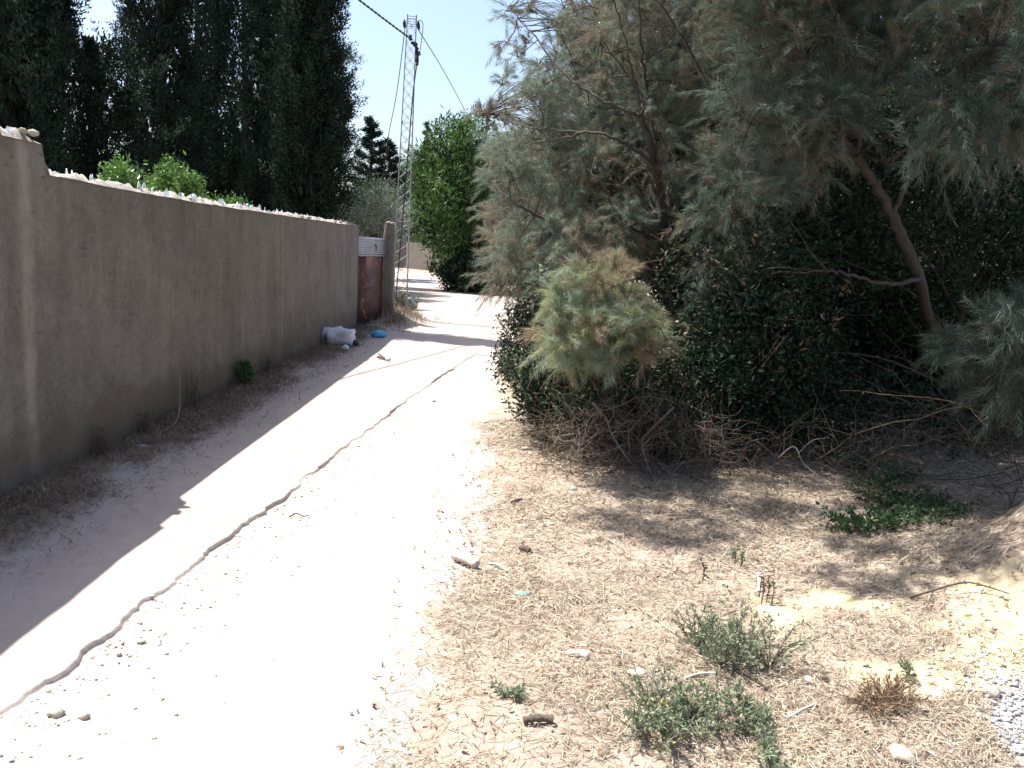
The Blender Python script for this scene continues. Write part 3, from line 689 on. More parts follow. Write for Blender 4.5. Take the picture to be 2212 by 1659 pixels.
# left tamarisk
polyA = [(1260, -120), (1215, 60), (1180, 150), (1120, 255), (1050, 305), (1035, 400), (1045, 460), (1070, 540), (1080, 600), (1140, 640), (1300, 570), (1430, 590), (1560, 640), (1660, 520), (1720, 300), (1740, -120)]
cA = [pclumps(polyA, 230, 7.75, 10.2, .23, 20, rng, 26)]
cA.append(pclumps([(1275, -60), (1235, 120), (1180, 240), (1100, 320), (1080, 420), (1120, 560), (1560, 560), (1620, -60)], 230, 9.8, 11.6, .32, 25, rng, 20))
cA.append(pclumps([(1240, -120), (1700, -120), (1700, -500), (1300, -420)], 30, 7.6, 9.6, .32, 16, rng, 50))
cA.append(pclumps([(1060, 560), (1120, 500), (1230, 470), (1330, 520), (1300, 590), (1220, 640), (1120, 660), (1070, 610)], 26, 7.2, 7.9, .18, 20, rng, 24))
lac = [(1100, 25), (1118, 60), (1140, 95), (1112, 130), (1160, 145), (1092, 175), (1135, 200), (1058, 250), (1095, 245), (1175, 185), (1200, 110), (1190, 60), (1090, 100), (1080, 215), (1150, 20), (1215, 20), (1040, 240)]
cA.append(np.array([[*at(float(x), float(y), 8.3+.5*rng.rand()), .16, 7] for x, y in lac]))
trunkA = V3((1500, 1000, 8.9), (1470, 800, 8.8), (1445, 560, 8.5), (1424, 390, 8.0), (1410, 324, 7.72), (1395, 281, 7.7), (1385, 252, 7.68))
limbsA = [(trunkA, .075, .034),
    (V3((1385, 252, 7.68), (1370, 246, 7.66), (1320, 227, 7.7), (1288, 209, 7.75), (1241, 177, 7.85), (1198, 137, 8.0), (1161, 86, 8.15), (1125, 47, 8.3), (1097, 14, 8.4)), .024, .005),
    (V3((1385, 252, 7.68), (1388, 230, 7.7), (1381, 202, 7.8), (1334, 130, 7.9), (1305, 104, 7.95), (1277, 65, 8.0), (1251, 29, 8.1), (1225, -20, 8.2)), .022, .007),
    (V3((1414, 351, 7.74), (1360, 317, 7.65), (1317, 295, 7.6), (1255, 285, 7.65), (1183, 281, 7.8), (1115, 267, 8.1), (1039, 245, 8.5)), .026, .004),
    (V3((1255, 287, 7.65), (1198, 303, 7.7), (1144, 308, 7.8), (1072, 303, 8.0)), .014, .004),
    (V3((1430, 520, 7.95), (1380, 500, 7.8), (1331, 457, 7.7), (1306, 407, 7.65), (1270, 364, 7.7)), .024, .008),
    (V3((1440, 600, 8.1), (1300, 540, 7.9), (1194, 486, 7.8), (1126, 447, 7.75), (1083, 414, 7.85), (1054, 382, 8.0)), .024, .005),
    (V3((1424, 364, 7.75), (1400, 200, 7.9), (1385, 94, 7.7), (1378, -60, 7.8)), .022, .010),
    (V3((1395, 281, 7.7), (1372, 180, 7.75), (1360, 130, 7.7), (1346, 65, 7.7), (1317, -30, 7.7)), .016, .007),
    (V3((1440, 560, 8.0), (1560, 300, 7.7), (1458, 54, 7.4), (1393, -20, 7.4)), .02, .009),
    (V3((1440, 560, 8.0), (1600, 420, 8.0), (1660, 200, 8.2), (1640, -100, 8.4)), .03, .012),
    (V3((1440, 560, 8.0), (1250, 600, 7.9), (1150, 590, 7.9), (1080, 570, 8.0)), .02, .005)]
tamarisk('big feathery tamarisk leaning over the track, its limbs against the sky', limbsA, np.concatenate(cA), 101, trunkA[0], .4, nf=76)
# low sunlit tamarisk bush in front
polyC = [(1185, 700), (1215, 620), (1270, 590), (1340, 590), (1370, 630), (1400, 690), (1425, 740), (1400, 760), (1330, 780), (1235, 785), (1190, 760)]
cC = [pclumps(polyC, 52, 5.7, 6.6, .12, 20, rng, 24)]
bC = V3((1380, 1000, 6.5),)[0]; bC[2] = 0
limbsC = [([bC, *V3((1345, 850, 6.4), (1310, 700, 6.2), (1300, 600, 6.1))], .022, .006),
    ([bC, *V3((1300, 850, 6.4), (1230, 760, 6.3), (1180, 720, 6.3))], .018, .004), ([bC, *V3((1390, 820, 6.3), (1410, 760, 6.15), (1440, 730, 6.1))], .016, .004),
    (V3((1300, 850, 6.4), (1260, 700, 6.4), (1230, 620, 6.4)), .012, .004)]
tamarisk('low sunlit tamarisk bush with brown and pale green sprays at the track side', limbsC, np.concatenate(cC), 102, bC, .38, nf=74, up=.5, dr=(.10, .55), Ls=1.15, mats=[M['tam_sunlit_pale'], M['tam_sunlit_yellow'], M['tam_sunlit_tan']])
# right tamarisk with the leaning trunk
cB = [pclumps([(1650, -100), (1590, 180), (1540, 330), (1560, 440), (1680, 420), (1830, 330), (1900, 170), (1990, 60), (1990, -100)], 84, 5.9, 7.4, .25, 24, rng, 34),
      pclumps([(2000, -100), (2080, 120), (2010, 230), (1960, 320), (2100, 360), (2240, 330), (2330, -100)], 46, 5.4, 6.6, .25, 22, rng, 34),
      pclumps([(1520, 430), (1660, 430), (1650, 640), (1540, 700), (1500, 560)], 16, 6.8, 7.6, .2, 18, rng, 26),
      caster([(1300, 1090), (1560, 1080), (1560, 1190), (1400, 1180)], 13, 3.75, 4.1, .22, 16, rng),
      caster([(1780, 1150), (2240, 1110), (2260, 1200), (1900, 1270), (1790, 1230)], 18, 3.7, 4.4, .22, 17, rng), caster([(1560, 1010), (2300, 1000), (2300, 1120), (1600, 1110)], 48, 3.7, 4.6, .25, 17, rng),
      pclumps([(1500, -120), (2300, -120), (2500, -900), (1500, -900)], 110, 4.9, 7.2, .36, 17, rng, 60)]  # canopy added above the frame to deepen the shade on the right
trunkB = V3((2080, 1010, 8.4), (2040, 800, 8.1), (1995, 640, 7.2), (1985, 600, 6.8), (1960, 540, 6.65), (1925, 460, 6.6), (1890, 400, 6.55), (1850, 340, 6.5), (1790, 270, 6.5), (1740, 200, 6.55))
limbsB = [(trunkB, .075, .040),
    (V3((1740, 200, 6.55), (1720, 100, 6.5), (1700, -80, 6.4), (1680, -400, 6.2)), .038, .016),
    (V3((1850, 340, 6.5), (1880, 200, 6.4), (1930, 60, 6.3), (1960, -200, 6.1)), .03, .014),
    (V3((1925, 460, 6.6), (2020, 300, 6.3), (2120, 180, 6.0), (2200, -100, 5.8)), .028, .012),
    (V3((1740, 200, 6.55), (1650, 230, 6.5), (1600, 320, 6.6), (1580, 480, 6.9)), .02, .006),
    (V3((1985, 602, 6.7), (1940, 615, 6.5), (1880, 608, 6.4), (1830, 592, 6.35), (1785, 586, 6.35), (1735, 588, 6.35)), .026, .007),
    (V3((1785, 586, 6.35), (1765, 560, 6.3), (1740, 530, 6.3)), .012, .005)]
tamarisk('tamarisk on the right with a thick leaning trunk and one bare bent bough', limbsB, np.concatenate(cB), 103, trunkB[0], .2, nf=76, mats=[M['tam_shaded'], M['tam_green'], M['tam_brown']])
# low spray at the right edge, its shade painted into the leaf colour
cD = [pclumps([(2050, 740), (2120, 680), (2260, 650), (2330, 700), (2330, 860), (2100, 850)], 22, 4.5, 5.3, .17, 22, rng, 30)]
bD = np.array([3.5, 5.5, 0.])
limbsD = [([bD, *V3((2400, 850, 5.3), (2250, 760, 5.0), (2100, 740, 4.8))], .02, .004), ([bD, *V3((2420, 760, 5.2), (2300, 690, 5.0))], .016, .005)]
tamarisk('shaded low tamarisk spray at the right edge above bare brushwood', limbsD, np.concatenate(cD), 104, bD, .15, nf=70, mats=[M['tam_deep_shade'], M['tam_deep_shade'], M['tam_deep_shade']])

# ------------------------------------------------------------------ dark broadleaf shrubs
volume_tree('evergreen_shrub', 'dark leafy evergreen shrub behind the leaning trunk', 'shrub',
    [(1690, 250), (1860, 330), (1960, 120), (2260, 80), (2420, 400), (2420, 980), (2060, 1000), (1760, 990), (1700, 640)],
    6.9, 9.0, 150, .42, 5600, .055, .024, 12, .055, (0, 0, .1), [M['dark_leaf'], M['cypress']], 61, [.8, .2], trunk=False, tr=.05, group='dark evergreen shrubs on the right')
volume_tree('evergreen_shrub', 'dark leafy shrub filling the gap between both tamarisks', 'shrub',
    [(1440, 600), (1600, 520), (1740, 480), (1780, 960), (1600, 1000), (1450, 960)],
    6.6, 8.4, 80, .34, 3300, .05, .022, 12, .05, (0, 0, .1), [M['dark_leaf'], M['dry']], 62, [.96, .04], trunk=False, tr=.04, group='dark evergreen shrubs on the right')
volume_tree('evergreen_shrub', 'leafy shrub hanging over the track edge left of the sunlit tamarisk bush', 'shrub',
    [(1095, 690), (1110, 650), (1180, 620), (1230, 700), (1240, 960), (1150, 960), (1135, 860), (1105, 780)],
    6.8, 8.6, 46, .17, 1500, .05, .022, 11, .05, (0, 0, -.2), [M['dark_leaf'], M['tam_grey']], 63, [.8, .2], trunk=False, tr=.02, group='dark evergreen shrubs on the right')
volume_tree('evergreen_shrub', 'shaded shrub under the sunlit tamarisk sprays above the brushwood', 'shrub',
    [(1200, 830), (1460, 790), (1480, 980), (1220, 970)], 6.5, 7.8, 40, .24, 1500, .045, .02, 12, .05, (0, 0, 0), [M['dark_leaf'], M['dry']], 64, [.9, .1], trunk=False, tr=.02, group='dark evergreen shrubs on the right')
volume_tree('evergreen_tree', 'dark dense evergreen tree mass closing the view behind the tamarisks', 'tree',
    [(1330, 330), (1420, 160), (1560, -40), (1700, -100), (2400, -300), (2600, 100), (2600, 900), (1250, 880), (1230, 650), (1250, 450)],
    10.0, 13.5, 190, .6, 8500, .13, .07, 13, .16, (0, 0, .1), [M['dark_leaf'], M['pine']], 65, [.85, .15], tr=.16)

# ------------------------------------------------------------------ dry brushwood
def brush(label, poly, d0, d1, n, seed, zc, mats, L=(.2, .65), rad=.0022, name='brushwood', cat='brushwood', curl=.35, group=None):
    rng = np.random.RandomState(seed); pc = sample_poly(poly, n, rng); d = rng.uniform(d0, d1, len(pc)); P = at(pc[:, 0], pc[:, 1], d)
    P[:, 2] = np.clip(P[:, 2], height(P[:, 0], P[:, 1])+.01, zc); mb = MB()
    for p in P:
        D = rsph(rng, 1)[0]*np.array([1, 1, .6])+np.array([0, 0, .15]); ln = rng.uniform(*L); k = 7; pts = [p]
        for j in range(k):
            D = nrm((D+rng.normal(size=3)*curl)[None])[0]; q = pts[-1]+D*ln/k; q[2] = max(q[2], height(q[0], q[1])+.006); pts.append(q)
        r_ = rad*rng.uniform(.5, 1.6); mi = rng.choice(len(mats), p=[.7, .3] if len(mats) == 2 else None); tube(mb, pts, np.linspace(r_, r_*.3, k+1), 4, mi, False)
        if rng.rand() < .6:
            s = pts[rng.randint(2, 6)]; e = s+rsph(rng, 1)[0]*ln*.3; e[2] = max(e[2], height(e[0], e[1])+.01); tube(mb, [s, (s+e)/2+[0, 0, .02], e], [r_*.6, r_*.4, r_*.2], 3, mi, False)
    return tag(mb.build(name, mats), label, cat, group)
brush('tangled dry brown brushwood heaped under the sunlit tamarisk bush', [(1150, 960), (1200, 900), (1350, 860), (1560, 930), (1620, 1030), (1450, 1060), (1200, 1030)], 5.9, 7.0, 1100, 71, .75, [M['twig'], M['pale_twig']])
brush('dark bare brushwood in deep shade under the leaning trunk', [(1600, 950), (2000, 930), (2080, 1040), (1650, 1060)], 6.0, 7.2, 420, 72, .6, [M['twig'], M['pale_twig']])
brush('grey bare twigs arching down at the right edge of the picture', [(2060, 860), (2300, 800), (2300, 1080), (2120, 1060)], 4.9, 5.9, 170, 73, .9, [M['bark'], M['twig']], (.5, 1.1), .0028, curl=.2)
for lab, pts, r in [
    ('bleached bare branch sloping through the brushwood heap', V3((1280, 870, 6.3), (1310, 905, 6.2), (1322, 940, 6.1), (1345, 975, 6.0), (1362, 1000, 5.95)), .011),
    ('thin pale forked branch standing in front of the brushwood', V3((1455, 880, 6.2), (1400, 935, 6.1), (1388, 950, 6.05), (1392, 985, 6.0), (1410, 1030, 5.95), (1425, 1050, 5.9)), .009),
    ('slender pale branch bending down right of the brushwood heap', V3((1430, 1010, 6.0), (1450, 1025, 5.95), (1462, 1060, 5.8)), .008),
    ('grey forked dead branch in shade left of the creeping green plant', V3((1680, 990, 6.0), (1715, 965, 6.0), (1735, 1000, 5.9), (1770, 1030, 5.8)), .006)]:
    mb = MB(); sp = spline(pts, 6); tube(mb, sp, np.linspace(r, r*.4, len(sp)), 6); s = sp[len(sp)//2]; tube(mb, spline([s, s+[.08, -.02, .1], s+[.2, -.03, .13]], 4), np.linspace(r*.6, r*.2, 9), 4)
    tag(mb.build('dead_branch', M['pale_twig']), lab, 'branch', 'bleached dead branches by the shrubs')

# ------------------------------------------------------------------ straw litter and dry grass (uncountable)
def litter(n, xr, yr, seed, dens, mats, L=(.03, .10), w=.0028, lift=.012, name='straw_litter', upr=.10):
    rng = np.random.RandomState(seed); N = n*3
    yv = yr[0]*(yr[1]/yr[0])**rng.rand(N); xv = xr[0]+(xr[1]-xr[0])*rng.rand(N)
    keep = rng.rand(N) < dens(xv, yv); xv = xv[keep][:n]; yv = yv[keep][:n]; m = len(xv)
    a = rng.rand(m)*2*math.pi+.6*np.sin(xv*3+yv*2); ln = rng.uniform(*L, m); cu = rng.normal(size=m)*.9
    P0 = np.stack([xv, yv], -1); 
    def step(P, a): return P+np.stack([np.cos(a), np.sin(a)], -1)*(ln/2)[:, None]
    P1 = step(P0, a); P2 = step(P1, a+cu); up = np.abs(rng.normal(size=m))*upr
    def lz(P, e): return np.column_stack([P, height(P[:, 0], P[:, 1])+e])
    A_ = lz(P0, lift*rng.rand(m)+.002); B_ = lz(P1, lift*rng.rand(m)+up*ln*.6+.003); C_ = lz(P2, lift*rng.rand(m)+up*ln+.002)
    wd = (w*rng.uniform(.6, 1.5, m))[:, None]*.5*np.clip(yv/4, .8, 2.2)[:, None]
    s0 = np.column_stack([-np.sin(a), np.cos(a), rng.normal(size=m)*.4]); s1 = np.column_stack([-np.sin(a+cu), np.cos(a+cu), rng.normal(size=m)*.4])
    Vv = np.stack([A_-s0*wd, A_+s0*wd, B_+s0*wd, B_-s0*wd, C_], 1).reshape(-1, 3); b = np.arange(m)*5
    mi = rng.choice(len(mats), m, p=[.7, .3]) 
    mb = MB(); mb.add(Vv, np.stack([b, b+1, b+2, b+3], -1), mi)
    mb.f.append(np.stack([b+3, b+2, b+4], -1)); mb.m.append(mi)
    return mb.build(name, mats)
def dV(x, y):
    l, r = road_edges(y); d = smooth(-.22, .22, x-r+.12*fbm(x*3, y*3, 3))
    yel = yellow(x, y); gr = gravelz(x, y)
    return d*np.clip(.62+1.5*fbm(x*1.7+9, y*1.7, 4), .12, 1.3)*(1-.90*smooth(.2, .7, yel))*(1-.95*smooth(.3, .6, gr))
tag(litter(105000, (-.4, 4.6), (2.1, 8.0), 81, dV, [M['straw'], M['straw_dull']]), 'fallen straw and needles carpeting the right verge', 'litter', kind='stuff')
tag(litter(4500, (-.5, 4.4), (2.1, 6.5), 88, lambda x, y: .15+.85*dV(x, y)*(.5+fbm(x*1.1, y*1.1+7, 3)), [M['dry'], M['straw_dull']], (.012, .035), .009, .016, 'leaf_litter', .2), 'dead leaf flecks strewn among the straw', 'litter', kind='stuff')
def dW(x, y): return smooth(-2.3, -2.7, x)*(.55+fbm(x*2, y*2, 3))+.04*smooth(-2.0, -2.4, x)
tag(litter(34000, (-2.92, -1.9), (3.0, 16), 82, dW, [M['straw_dull'], M['dry']], (.03, .09), .0026, .02, 'dry_grass', .3), 'dry grass litter along the foot of the long wall', 'grass', kind='stuff')
def tufts(name, label, centers, seed, n, h, w, mats, spread=.05, lean=.45):
    rng = np.random.RandomState(seed); P = np.repeat(centers, n, 0)+np.column_stack([rng.normal(size=(len(centers)*n, 2))*spread, np.zeros(len(centers)*n)])
    P[:, 2] = height(P[:, 0], P[:, 1])-.005; D = rsph(rng, len(P))*lean*2+np.array([0, 0, 1]); mb = MB()
    D[:, 2] = np.abs(D[:, 2]); blades(mb, P, D, h*rng.uniform(.4, 1.25, len(P)), w, rng, rng.choice(len(mats), len(P))); return tag(mb.build(name, mats), label, 'grass', kind='stuff')
rng = np.random.RandomState(83)
yv = 3.4+12.4*rng.rand(230); tufts('dry_grass', 'withered grass standing along the wall foot', np.column_stack([-2.86+.16*rng.rand(230)**2, yv, 0*yv]), 84, 16, .13, .004, [M['straw_dull'], M['dry']])
m_ = 90; tufts('dry_grass', 'dry grass on the bank round the pylon foot', np.column_stack([-2.35+.32*rng.normal(size=m_)*.7, 17.7+.8*rng.normal(size=m_), np.zeros(m_)]), 85, 34, .20, .007, [M['straw'], M['dry'], M['straw_dull']], .08)
m_ = 130; tufts('dry_grass', 'dry grass fringe below the brushwood and shrubs', np.column_stack([rng.uniform(.15, 4.0, m_), 5.55+.35*rng.normal(size=m_), np.zeros(m_)]), 86, 22, .11, .0035, [M['straw'], M['dry'], M['straw_dull']], .05)
m_ = 60; tufts('dry_grass', 'short dry stubble scattered over the verge', np.column_stack([rng.uniform(.3, 3.2, m_), rng.uniform(2.6, 5.2, m_), np.zeros(m_)]), 87, 9, .07, .0028, [M['straw'], M['straw_dull']], .04)

# ------------------------------------------------------------------ pebbles
def pebbles(name, label, P, rr, seed, m, flat=.7):
    rng = np.random.RandomState(seed); v, f = ICO1; mb = MB(); n = len(P)
    s = rr[:, None, None]*rng.uniform(.7, 1.3, (n, 1, 3))*np.array([1, 1, flat]); a = rng.rand(n)*6.28
    W_ = v[None]*s*(1+.25*rng.normal(size=(n, len(v), 1))); c, s_ = np.cos(a)[:, None], np.sin(a)[:, None]
    W_ = np.stack([W_[..., 0]*c-W_[..., 1]*s_, W_[..., 0]*s_+W_[..., 1]*c, W_[..., 2]], -1)+P[:, None]
    mb.add(W_.reshape(-1, 3), (f[None]+(np.arange(n)*len(v))[:, None, None]).reshape(-1, 3)); return tag(mb.build(name, m), label, 'gravel', kind='stuff')
rng = np.random.RandomState(90); n = 520; yv = 2.3*(8.5/2.3)**rng.rand(n); xv = rut_x(yv)+.06+np.abs(rng.normal(size=n))*.33*rng.rand(n)**.6-.05; rr = .003+.006*rng.rand(n)**2
pebbles('gravel', 'loose grit strewn right of the rut', np.column_stack([xv, yv, height(xv, yv)+rr*.3]), rr, 91, M['stone'])
n = 3800; xv = g0[0]+.22+rng.normal(size=n)*.17; yv = g0[1]+rng.normal(size=n)*.19; rr = .003+.007*rng.rand(n)
pebbles('gravel', 'pale grey gravel patch in the lower right corner', np.column_stack([xv, yv, height(xv, yv)+rr*.4]), rr, 92, plain('gravel_grey', (.26, .26, .27), (.46, .45, .47), 30, .9, 0))
n = 700; xv = g0[0]+.05+rng.normal(size=n)*.38; yv = g0[1]+rng.normal(size=n)*.36; rr = .003+.009*rng.rand(n)**2
pebbles('gravel', 'stray stones kicked out round the gravel patch', np.column_stack([xv, yv, height(xv, yv)+rr*.4]), rr, 95, M['stone'])
n = 420; xv = rng.uniform(-.1, 4, n); yv = 2.2*(6/2.2)**rng.rand(n); rr = .004+.010*rng.rand(n)**3
pebbles('gravel', 'small stones and clods scattered over the verge', np.column_stack([xv, yv, height(xv, yv)+rr*.5]), rr, 93, M['stone'])
rng = np.random.RandomState(94)
for px, py, r, lab in [(117, 1545, .026, 'largest pebble on the track beside the rut, lower left'), (182, 1551, .017, 'small pebble right of the largest one by the rut'),
    (305, 1388, .014, 'dark little stone beside the middle of the rut'), (258, 1415, .014, 'dark stone just below another beside the rut'), (330, 1290, .012, 'little stone close to the rut edge above the dark pair')]:
    p = gp(float(px), float(py)); rock(lab, p+[0, 0, r*.35], r, rng, name='pebble', cat='pebble')
for px, py, r, lab in [(1140, 972, .055, 'pale angular rock at the left foot of the shrubs'), (1240, 1058, .045, 'pale mottled stone in the dry grass below the brushwood'), (1268, 1028, .035, 'small pale stone half hidden under the brushwood'),
    (1748, 1472, .022, 'white pebble right of the upper green weed'), (1378, 1458, .045, 'flat grey stone touching the left tip of the lower weed'),
    (1905, 1230, .035, 'pale stone in the shade at the mound edge'), (1680, 1205, .022, 'stone in front of the creeping green plant'),
    (2140, 1500, .045, 'rounded pale stone at the edge of the gravel patch'), (1950, 1640, .05, 'pale flat stone at the bottom edge left of the gravel'), (2075, 1690, .03, 'stone cut by the bottom edge'), ]:
    if py > 1659: continue
    p = gp(float(px), float(py)); rock(lab, p+[0, 0, r*.15], r*.75, rng)

# ------------------------------------------------------------------ green weeds
def weed(label, spots, seed, hgt=.12, leaf=(.021, .0065), n=26, name='weed', mats=None, cat='weed', group=None, reach=.16, base=None):
    """stems sprawl from each ground spot"""
    rng = np.random.RandomState(seed); st = MB(); lf = MB(); c0 = np.mean(spots, 0)
    root = empty(name, (c0[0], c0[1], height(c0[0], c0[1])), label, cat, group)
    for s in spots:
        for k in range(n):
            a = rng.rand()*6.28; rc = reach*rng.uniform(.3, 1.1); e = s+np.array([math.cos(a)*rc, math.sin(a)*rc, 0]); hz = hgt*rng.uniform(.4, 1.15)
            e[2] = height(e[0], e[1])+hz; s1 = s.copy(); s1[2] = height(s[0], s[1]); mid = (s1+e)/2+np.array([0, 0, hz*rng.uniform(-.1, .35)]); sp = spline([s1, mid, e], 5)
            tube(st, sp, np.linspace(.0028, .001, len(sp)), 3, 0, False)
            m = 26; t = rng.uniform(.25, 1, m)*(len(sp)-1); i = np.clip(t.astype(int), 0, len(sp)-2); q = sp[i]+(sp[i+1]-sp[i])*(t-i)[:, None]
            D = nrm(sp[i+1]-sp[i])*.6+rsph(rng, m)*.8+[0, 0, .2]; leaves(lf, q, D, leaf[0]*rng.uniform(.6, 1.4, m), leaf[1], rng, 0, .08)
    st.build('stems', M['pale_twig'], root); lf.build('leaves', mats or M['weed'], root); return root
def gps(*a): return [gp(float(x), float(y)) for x, y in a]
weed('upper spreading green weed in the dry straw, lower right foreground', gps((1560, 1440), (1590, 1450), (1535, 1410), (1615, 1430), (1660, 1445), (1500, 1400), (1590, 1410)), 111, .16, n=17, group='green weeds in the foreground straw', reach=.19)
weed('lower and largest green weed, with a yellow stalk lying across it', gps((1430, 1560), (1480, 1570), (1400, 1530), (1520, 1560), (1550, 1575), (1440, 1600), (1395, 1590)), 112, .13, n=16, group='green weeds in the foreground straw', reach=.16)
weed('narrow green weed trailing down to the bottom edge of the picture', gps((1600, 1545), (1625, 1590), (1640, 1570), (1660, 1640), (1670, 1680)), 113, .08, n=12, group='green weeds in the foreground straw', reach=.08)
weed('tiny green sprout left of the big weeds by scattered chips', gps((1110, 1510), (1090, 1500)), 114, .03, n=7, reach=.06)
weed('little green tuft in straw right of the upper weed', gps((1962, 1470),), 115, .06, n=7, reach=.05)
weed('creeping dark green plant in the shade beside the sand mound', gps((1880, 1150), (1930, 1140), (1980, 1130), (1840, 1145), (1910, 1100), (1890, 1060), (1960, 1090), (2030, 1110), (1850, 1020), (1930, 1040)), 116, .11, (.028, .014), n=22, name='creeping_plant', mats=M['creeper'], cat='plant', reach=.26)
weed('green leafy weed at the foot of the long wall', [np.array([WX+.10, p_[1], 0]) for p_ in gps((535, 838), (545, 833))], 117, .24, (.035, .016), n=22, mats=M['pine'], reach=.10)
for lab, x, y, h, sd in (('single green seedling standing alone in the straw', 1517, 1260, .13, 118), ('pair of small brownish green shoots right of the lone seedling', 1585, 1220, .09, 119), ('dry thin seedlings in the straw before the mound', 1645, 1300, .15, 120)):
    b = gp(float(x), float(y)); r_ = empty('seedling', b, lab, 'seedling'); st = MB(); lf = MB(); rg = np.random.RandomState(sd)
    for j in range(1 if sd == 118 else 4):
        o_ = rg.normal(size=3)*[.03, .03, 0]*(0 if sd == 118 else 1); sp = spline([b+o_, b+o_+[.005, 0, h*.5], b+o_+[.0, .01, h*rg.uniform(.7, 1)]], 5); tube(st, sp, np.linspace(.0035, .001, len(sp)), 4)
        t = rg.uniform(3, 10, 26); i = np.clip(t.astype(int), 0, 9); leaves(lf, sp[i], rsph(rg, 26)+[0, 0, .5], .022*rg.uniform(.6, 1.2, 26), .009, rg)
    st.build('stem', M['twig'], r_); lf.build('leaves', M['dark_leaf'] if sd == 118 else M['weed'] if sd == 119 else M['straw_dull'], r_)
# dry upright weeds at the wall
def dry_weed(label, base, H, seed, n=14, lean=(0, 0)):
    rg = np.random.RandomState(seed); mb = MB()
    for k in range(n):
        D = np.array([rg.normal()*.16+lean[0], rg.normal()*.25+lean[1], 1]); h_ = H*rg.uniform(.4, 1); e = base+D*h_; e[0] = max(e[0], WX+.03); m2 = base+D*h_*.5+rg.normal(size=3)*.03; m2[0] = max(m2[0], WX+.03)
        tube(mb, spline([base+rg.normal(size=3)*[.02, .03, 0], m2, e], 4), np.linspace(.004, .0012, 9), 3, 0, False)
        for j in range(4):
            s = m2+(e-m2)*rg.rand(); tube(mb, [s, s+rg.normal(size=3)*[.03, .07, .05]], [.002, .001], 3, 0, False)
    return tag(mb.build('dry_weed', M['twig']), label, 'weed', 'withered weeds along the wall')
for x, y, H, sd, lab in ((425, 885, .34, 131, 'tallest withered weed against the wall beside a leaning stick'), (225, 985, .22, 132, 'withered weed at the wall foot, nearest to the camera'), (620, 812, .24, 133, 'withered weed on the wall right of the green one'), (720, 745, .2, 134, 'withered weed at the wall just left of the white sack'), (310, 935, .16, 135, 'short withered weed at the wall above the white scrap')):
    b = gp(float(x), float(y)); b[0] = WX+.07; b[2] = height(b[0], b[1]); dry_weed(lab, b, H, sd)
b = gp(885., 720.); dry_weed('dry stalks on the bank at the pylon foot', np.array([-2.38, 18.3, .22]), .5, 136, 30)
b = np.array([-2.42, 18.9, .15]); weed('dusty green bush round the foot of the pylon', [b, b+[.1, .2, 0], b+[-.1, -.3, 0]], 137, .42, (.06, .02), n=22, name='pylon_bush', mats=M['olive'], cat='shrub', reach=.28)
weed('dry brown tussock in the straw, right foreground', gps((1885, 1530), (1920, 1520)), 138, .07, (.03, .004), n=22, name='dry_tussock', mats=M['dry'], cat='grass tuft', reach=.12)

# ------------------------------------------------------------------ litter and sticks lying about
def stick(name, label, cat, pts, r0, r1, m, group=None, sides=6):
    mb = MB(); sp = spline(pts, 5); tube(mb, sp, np.linspace(r0, r1, len(sp)), sides); return tag(mb.build(name, m), label, cat, group)
def lay(px, py, e): p = gp(float(px), float(py)); return p+np.array([0, 0, e])
stick('leaning_stick', 'bare pale stick propped against the long wall', 'stick', [lay(350, 938, .01), at(385., 900., gp(350., 938.)[1]+.35), np.array([WX+.04, gp(350., 938.)[1]+.75, .42])], .009, .006, M['pale_twig'])
stick('fallen_twig', 'long curved dark twig lying over the yellow sand mound', 'twig', [lay(1965, 1300, .02), lay(2010, 1292, .035), lay(2080, 1280, .05), lay(2130, 1285, .04), lay(2178, 1296, .03)], .006, .003, M['dark_wood'])
stick('fallen_twig', 'short side twig branching down the yellow sand mound', 'twig', [lay(2012, 1292, .03), lay(2005, 1315, .03), lay(1985, 1338, .015)], .004, .002, M['dark_wood'])
stick('dry_stalk', 'yellow stalk lying across the largest green weed', 'stalk', [lay(1395, 1538, .05), lay(1430, 1560, .07), lay(1477, 1592, .03)], .0055, .004, M['yellow_stem'])
stick('dry_stalk', 'yellow stalk lying on straw below the largest green weed', 'stalk', [lay(1480, 1596, .01), lay(1450, 1615, .012), lay(1412, 1628, .008)], .004, .003, M['yellow_stem'])
stick('fallen_twig', 'small dark curved twig on the white track near the rut', 'twig', [lay(625, 1120, .01), lay(640, 1116, .02), lay(655, 1119, .012), lay(668, 1116, .01)], .005, .003, M['dark_wood'])
stick('fallen_twig', 'brown twig in the straw right of the pale cut log', 'twig', [lay(1055, 1222, .012), lay(1075, 1228, .02), lay(1095, 1238, .012)], .008, .005, M['wood'])
stick('fallen_twig', 'pale weathered stick pointing at the upper weed', 'twig', [lay(1478, 1472, .012), lay(1510, 1466, .02), lay(1545, 1460, .012)], .006, .004, M['wood'])
stick('fallen_twig', 'pale stick lying in straw right of the trailing weed', 'twig', [lay(1700, 1560, .015), lay(1730, 1545, .02), lay(1765, 1525, .012)], .005, .003, M['wood'])
stick('fallen_twig', 'thin white stick lying behind the white sack', 'twig', [lay(748, 747, .03), lay(775, 746, .03), lay(782, 746, .02)], .012, .01, M['wood'])
stick('leaning_stick', 'thin stick leaning at the foot of the red gate', 'stick', [lay(782, 730, .0), at(795., 710., 15.0), at(806., 690., 15.2)], .010, .007, M['pale_twig'])
stick('leaning_stick', 'thin stick leaning beside the pylon foot', 'stick', [at(835., 712., 16.6), at(843., 690., 16.6), at(851., 668., 16.7)], .012, .008, M['pale_twig'])
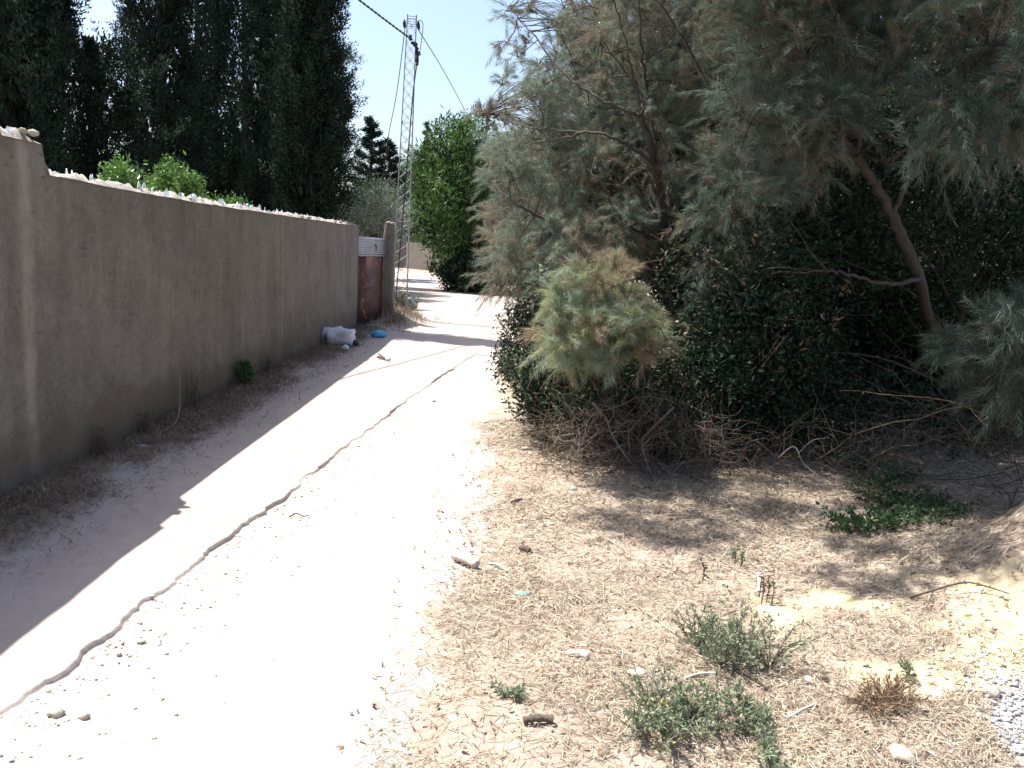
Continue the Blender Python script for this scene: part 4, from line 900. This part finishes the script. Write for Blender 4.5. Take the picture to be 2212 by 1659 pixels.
# cut log
def log(name, label, cat, a, b, r, m, seed, group=None):
    rg = np.random.RandomState(seed); n = 12; t = np.linspace(0, 1, n)[:, None]; P = a*(1-t)+b*t; P[:, 2] += .008*np.sin(t[:, 0]*3); mb = MB()
    tube(mb, P, r*(1+.12*rg.normal(size=n)), 9); return tag(mb.build(name, m), label, cat, group)
log('cut_log', 'pale split piece of wood at the right edge of the track', 'log', lay(984, 1212, .03), lay(1030, 1232, .03), .026, M['wood'], 1)
log('bark_piece', 'dark piece of bark near the bottom of the verge', 'bark', lay(1130, 1566, .015), lay(1192, 1564, .015), .014, M['dark_wood'], 2)
log('bark_piece', 'small dark bark chip in straw by the gap in the straw mound', 'bark', lay(1770, 1472, .01), lay(1788, 1474, .01), .009, M['dark_wood'], 3)
log('bark_piece', 'dark chip lying in the straw near the white track edge', 'bark', lay(1125, 1190, .015), lay(1143, 1196, .015), .016, M['dark_wood'], 4)
log('bark_piece', 'brown stick chip below the pale rock by the shrubs', 'bark', lay(1106, 1090, .012), lay(1126, 1084, .012), .012, M['dark_wood'], 5)
log('wood_scrap', 'pale wood chip lying left of the upper green weed', 'wood chip', lay(1228, 1418, .012), lay(1270, 1424, .012), .014, M['wood'], 6)
log('wood_scrap', 'short pale stump standing among the dry seedlings', 'stump', lay(1642, 1280, .0), lay(1641, 1262, .05), .015, M['wood'], 7)
# broken tool-like dark plank with pale end on the track
root = empty('broken_plank', lay(830, 778, 0), 'broken dark plank with a pale end lying on the track before the gate', 'plank')
a = lay(815, 775, .03); b = lay(842, 781, .03); mb = MB(); tube(mb, [a, (a*.3+b*.7)], .018, 5); tube(mb, [a+[.0, .1, .03], (a+b)/2+[0, .05, .0]], .012, 5); mb.build('plank_body', M['dark_wood'], root)
mb = MB(); tube(mb, [(a*.3+b*.7), b], .022, 5); mb.build('broken_end', M['wood'], root)
# crumpled plastic
def crumple(name, label, cat, px, py, size, m, seed, lift=None, base=ICO3, amp=.5):
    rg = np.random.RandomState(seed); v, f = base; o3 = rg.rand(3)*40
    n = vnoise(v[:, 0]*2+o3[0], v[:, 1]*2+o3[1])+.8*vnoise(v[:, 2]*3+o3[2], v[:, 0]*3)+.5*np.abs(vnoise(v[:, 1]*6, v[:, 2]*6+o3[0]))
    w = v*(1+amp*n[:, None])*np.array(size); p = gp(float(px), float(py)); p[2] = height(p[0], p[1])+size[2]*.75
    mb = MB(); mb.add(w, f); o = mb.build(name, m, smooth_=True); o.location = p; return tag(o, label, cat)
crumple('rubbish_sack', 'full white plastic sack slumped at the wall before the gate', 'sack', 726, 744, (.24, .22, .15), M['sack'], 201, amp=.75)
crumple('rubbish_bag', 'black bag end beside the white sack', 'bag', 762, 746, (.09, .10, .06), M['black'], 202)
crumple('plastic_scrap', 'blue plastic scrap tucked under the white sack', 'plastic', 752, 749, (.06, .05, .04), M['blue'], 203, base=ICO2)
crumple('plastic_bag', 'crumpled light blue bag in the dry grass before the gate', 'bag', 816, 729, (.12, .10, .07), M['blue'], 204)
crumple('plastic_scrap', 'small turquoise plastic scrap in the straw by the track', 'plastic', 1124, 1285, (.035, .014, .009), plain('turquoise', (.10, .5, .55), (.22, .66, .7), 20, .5, .2), 205, base=ICO2, amp=.9)
crumple('paper_scrap', 'small white scrap lying at the foot of the wall', 'paper', 307, 967, (.05, .03, .012), M['sack'], 206, base=ICO2)
crumple('plastic_scrap', 'bit of clear grey plastic on the white track', 'plastic', 937, 868, (.02, .02, .012), M['corr'], 207, base=ICO2)
crumple('plastic_bag', 'thin pale bag hanging below the white sack', 'bag', 745, 757, (.05, .05, .05), M['sack'], 208, base=ICO2)
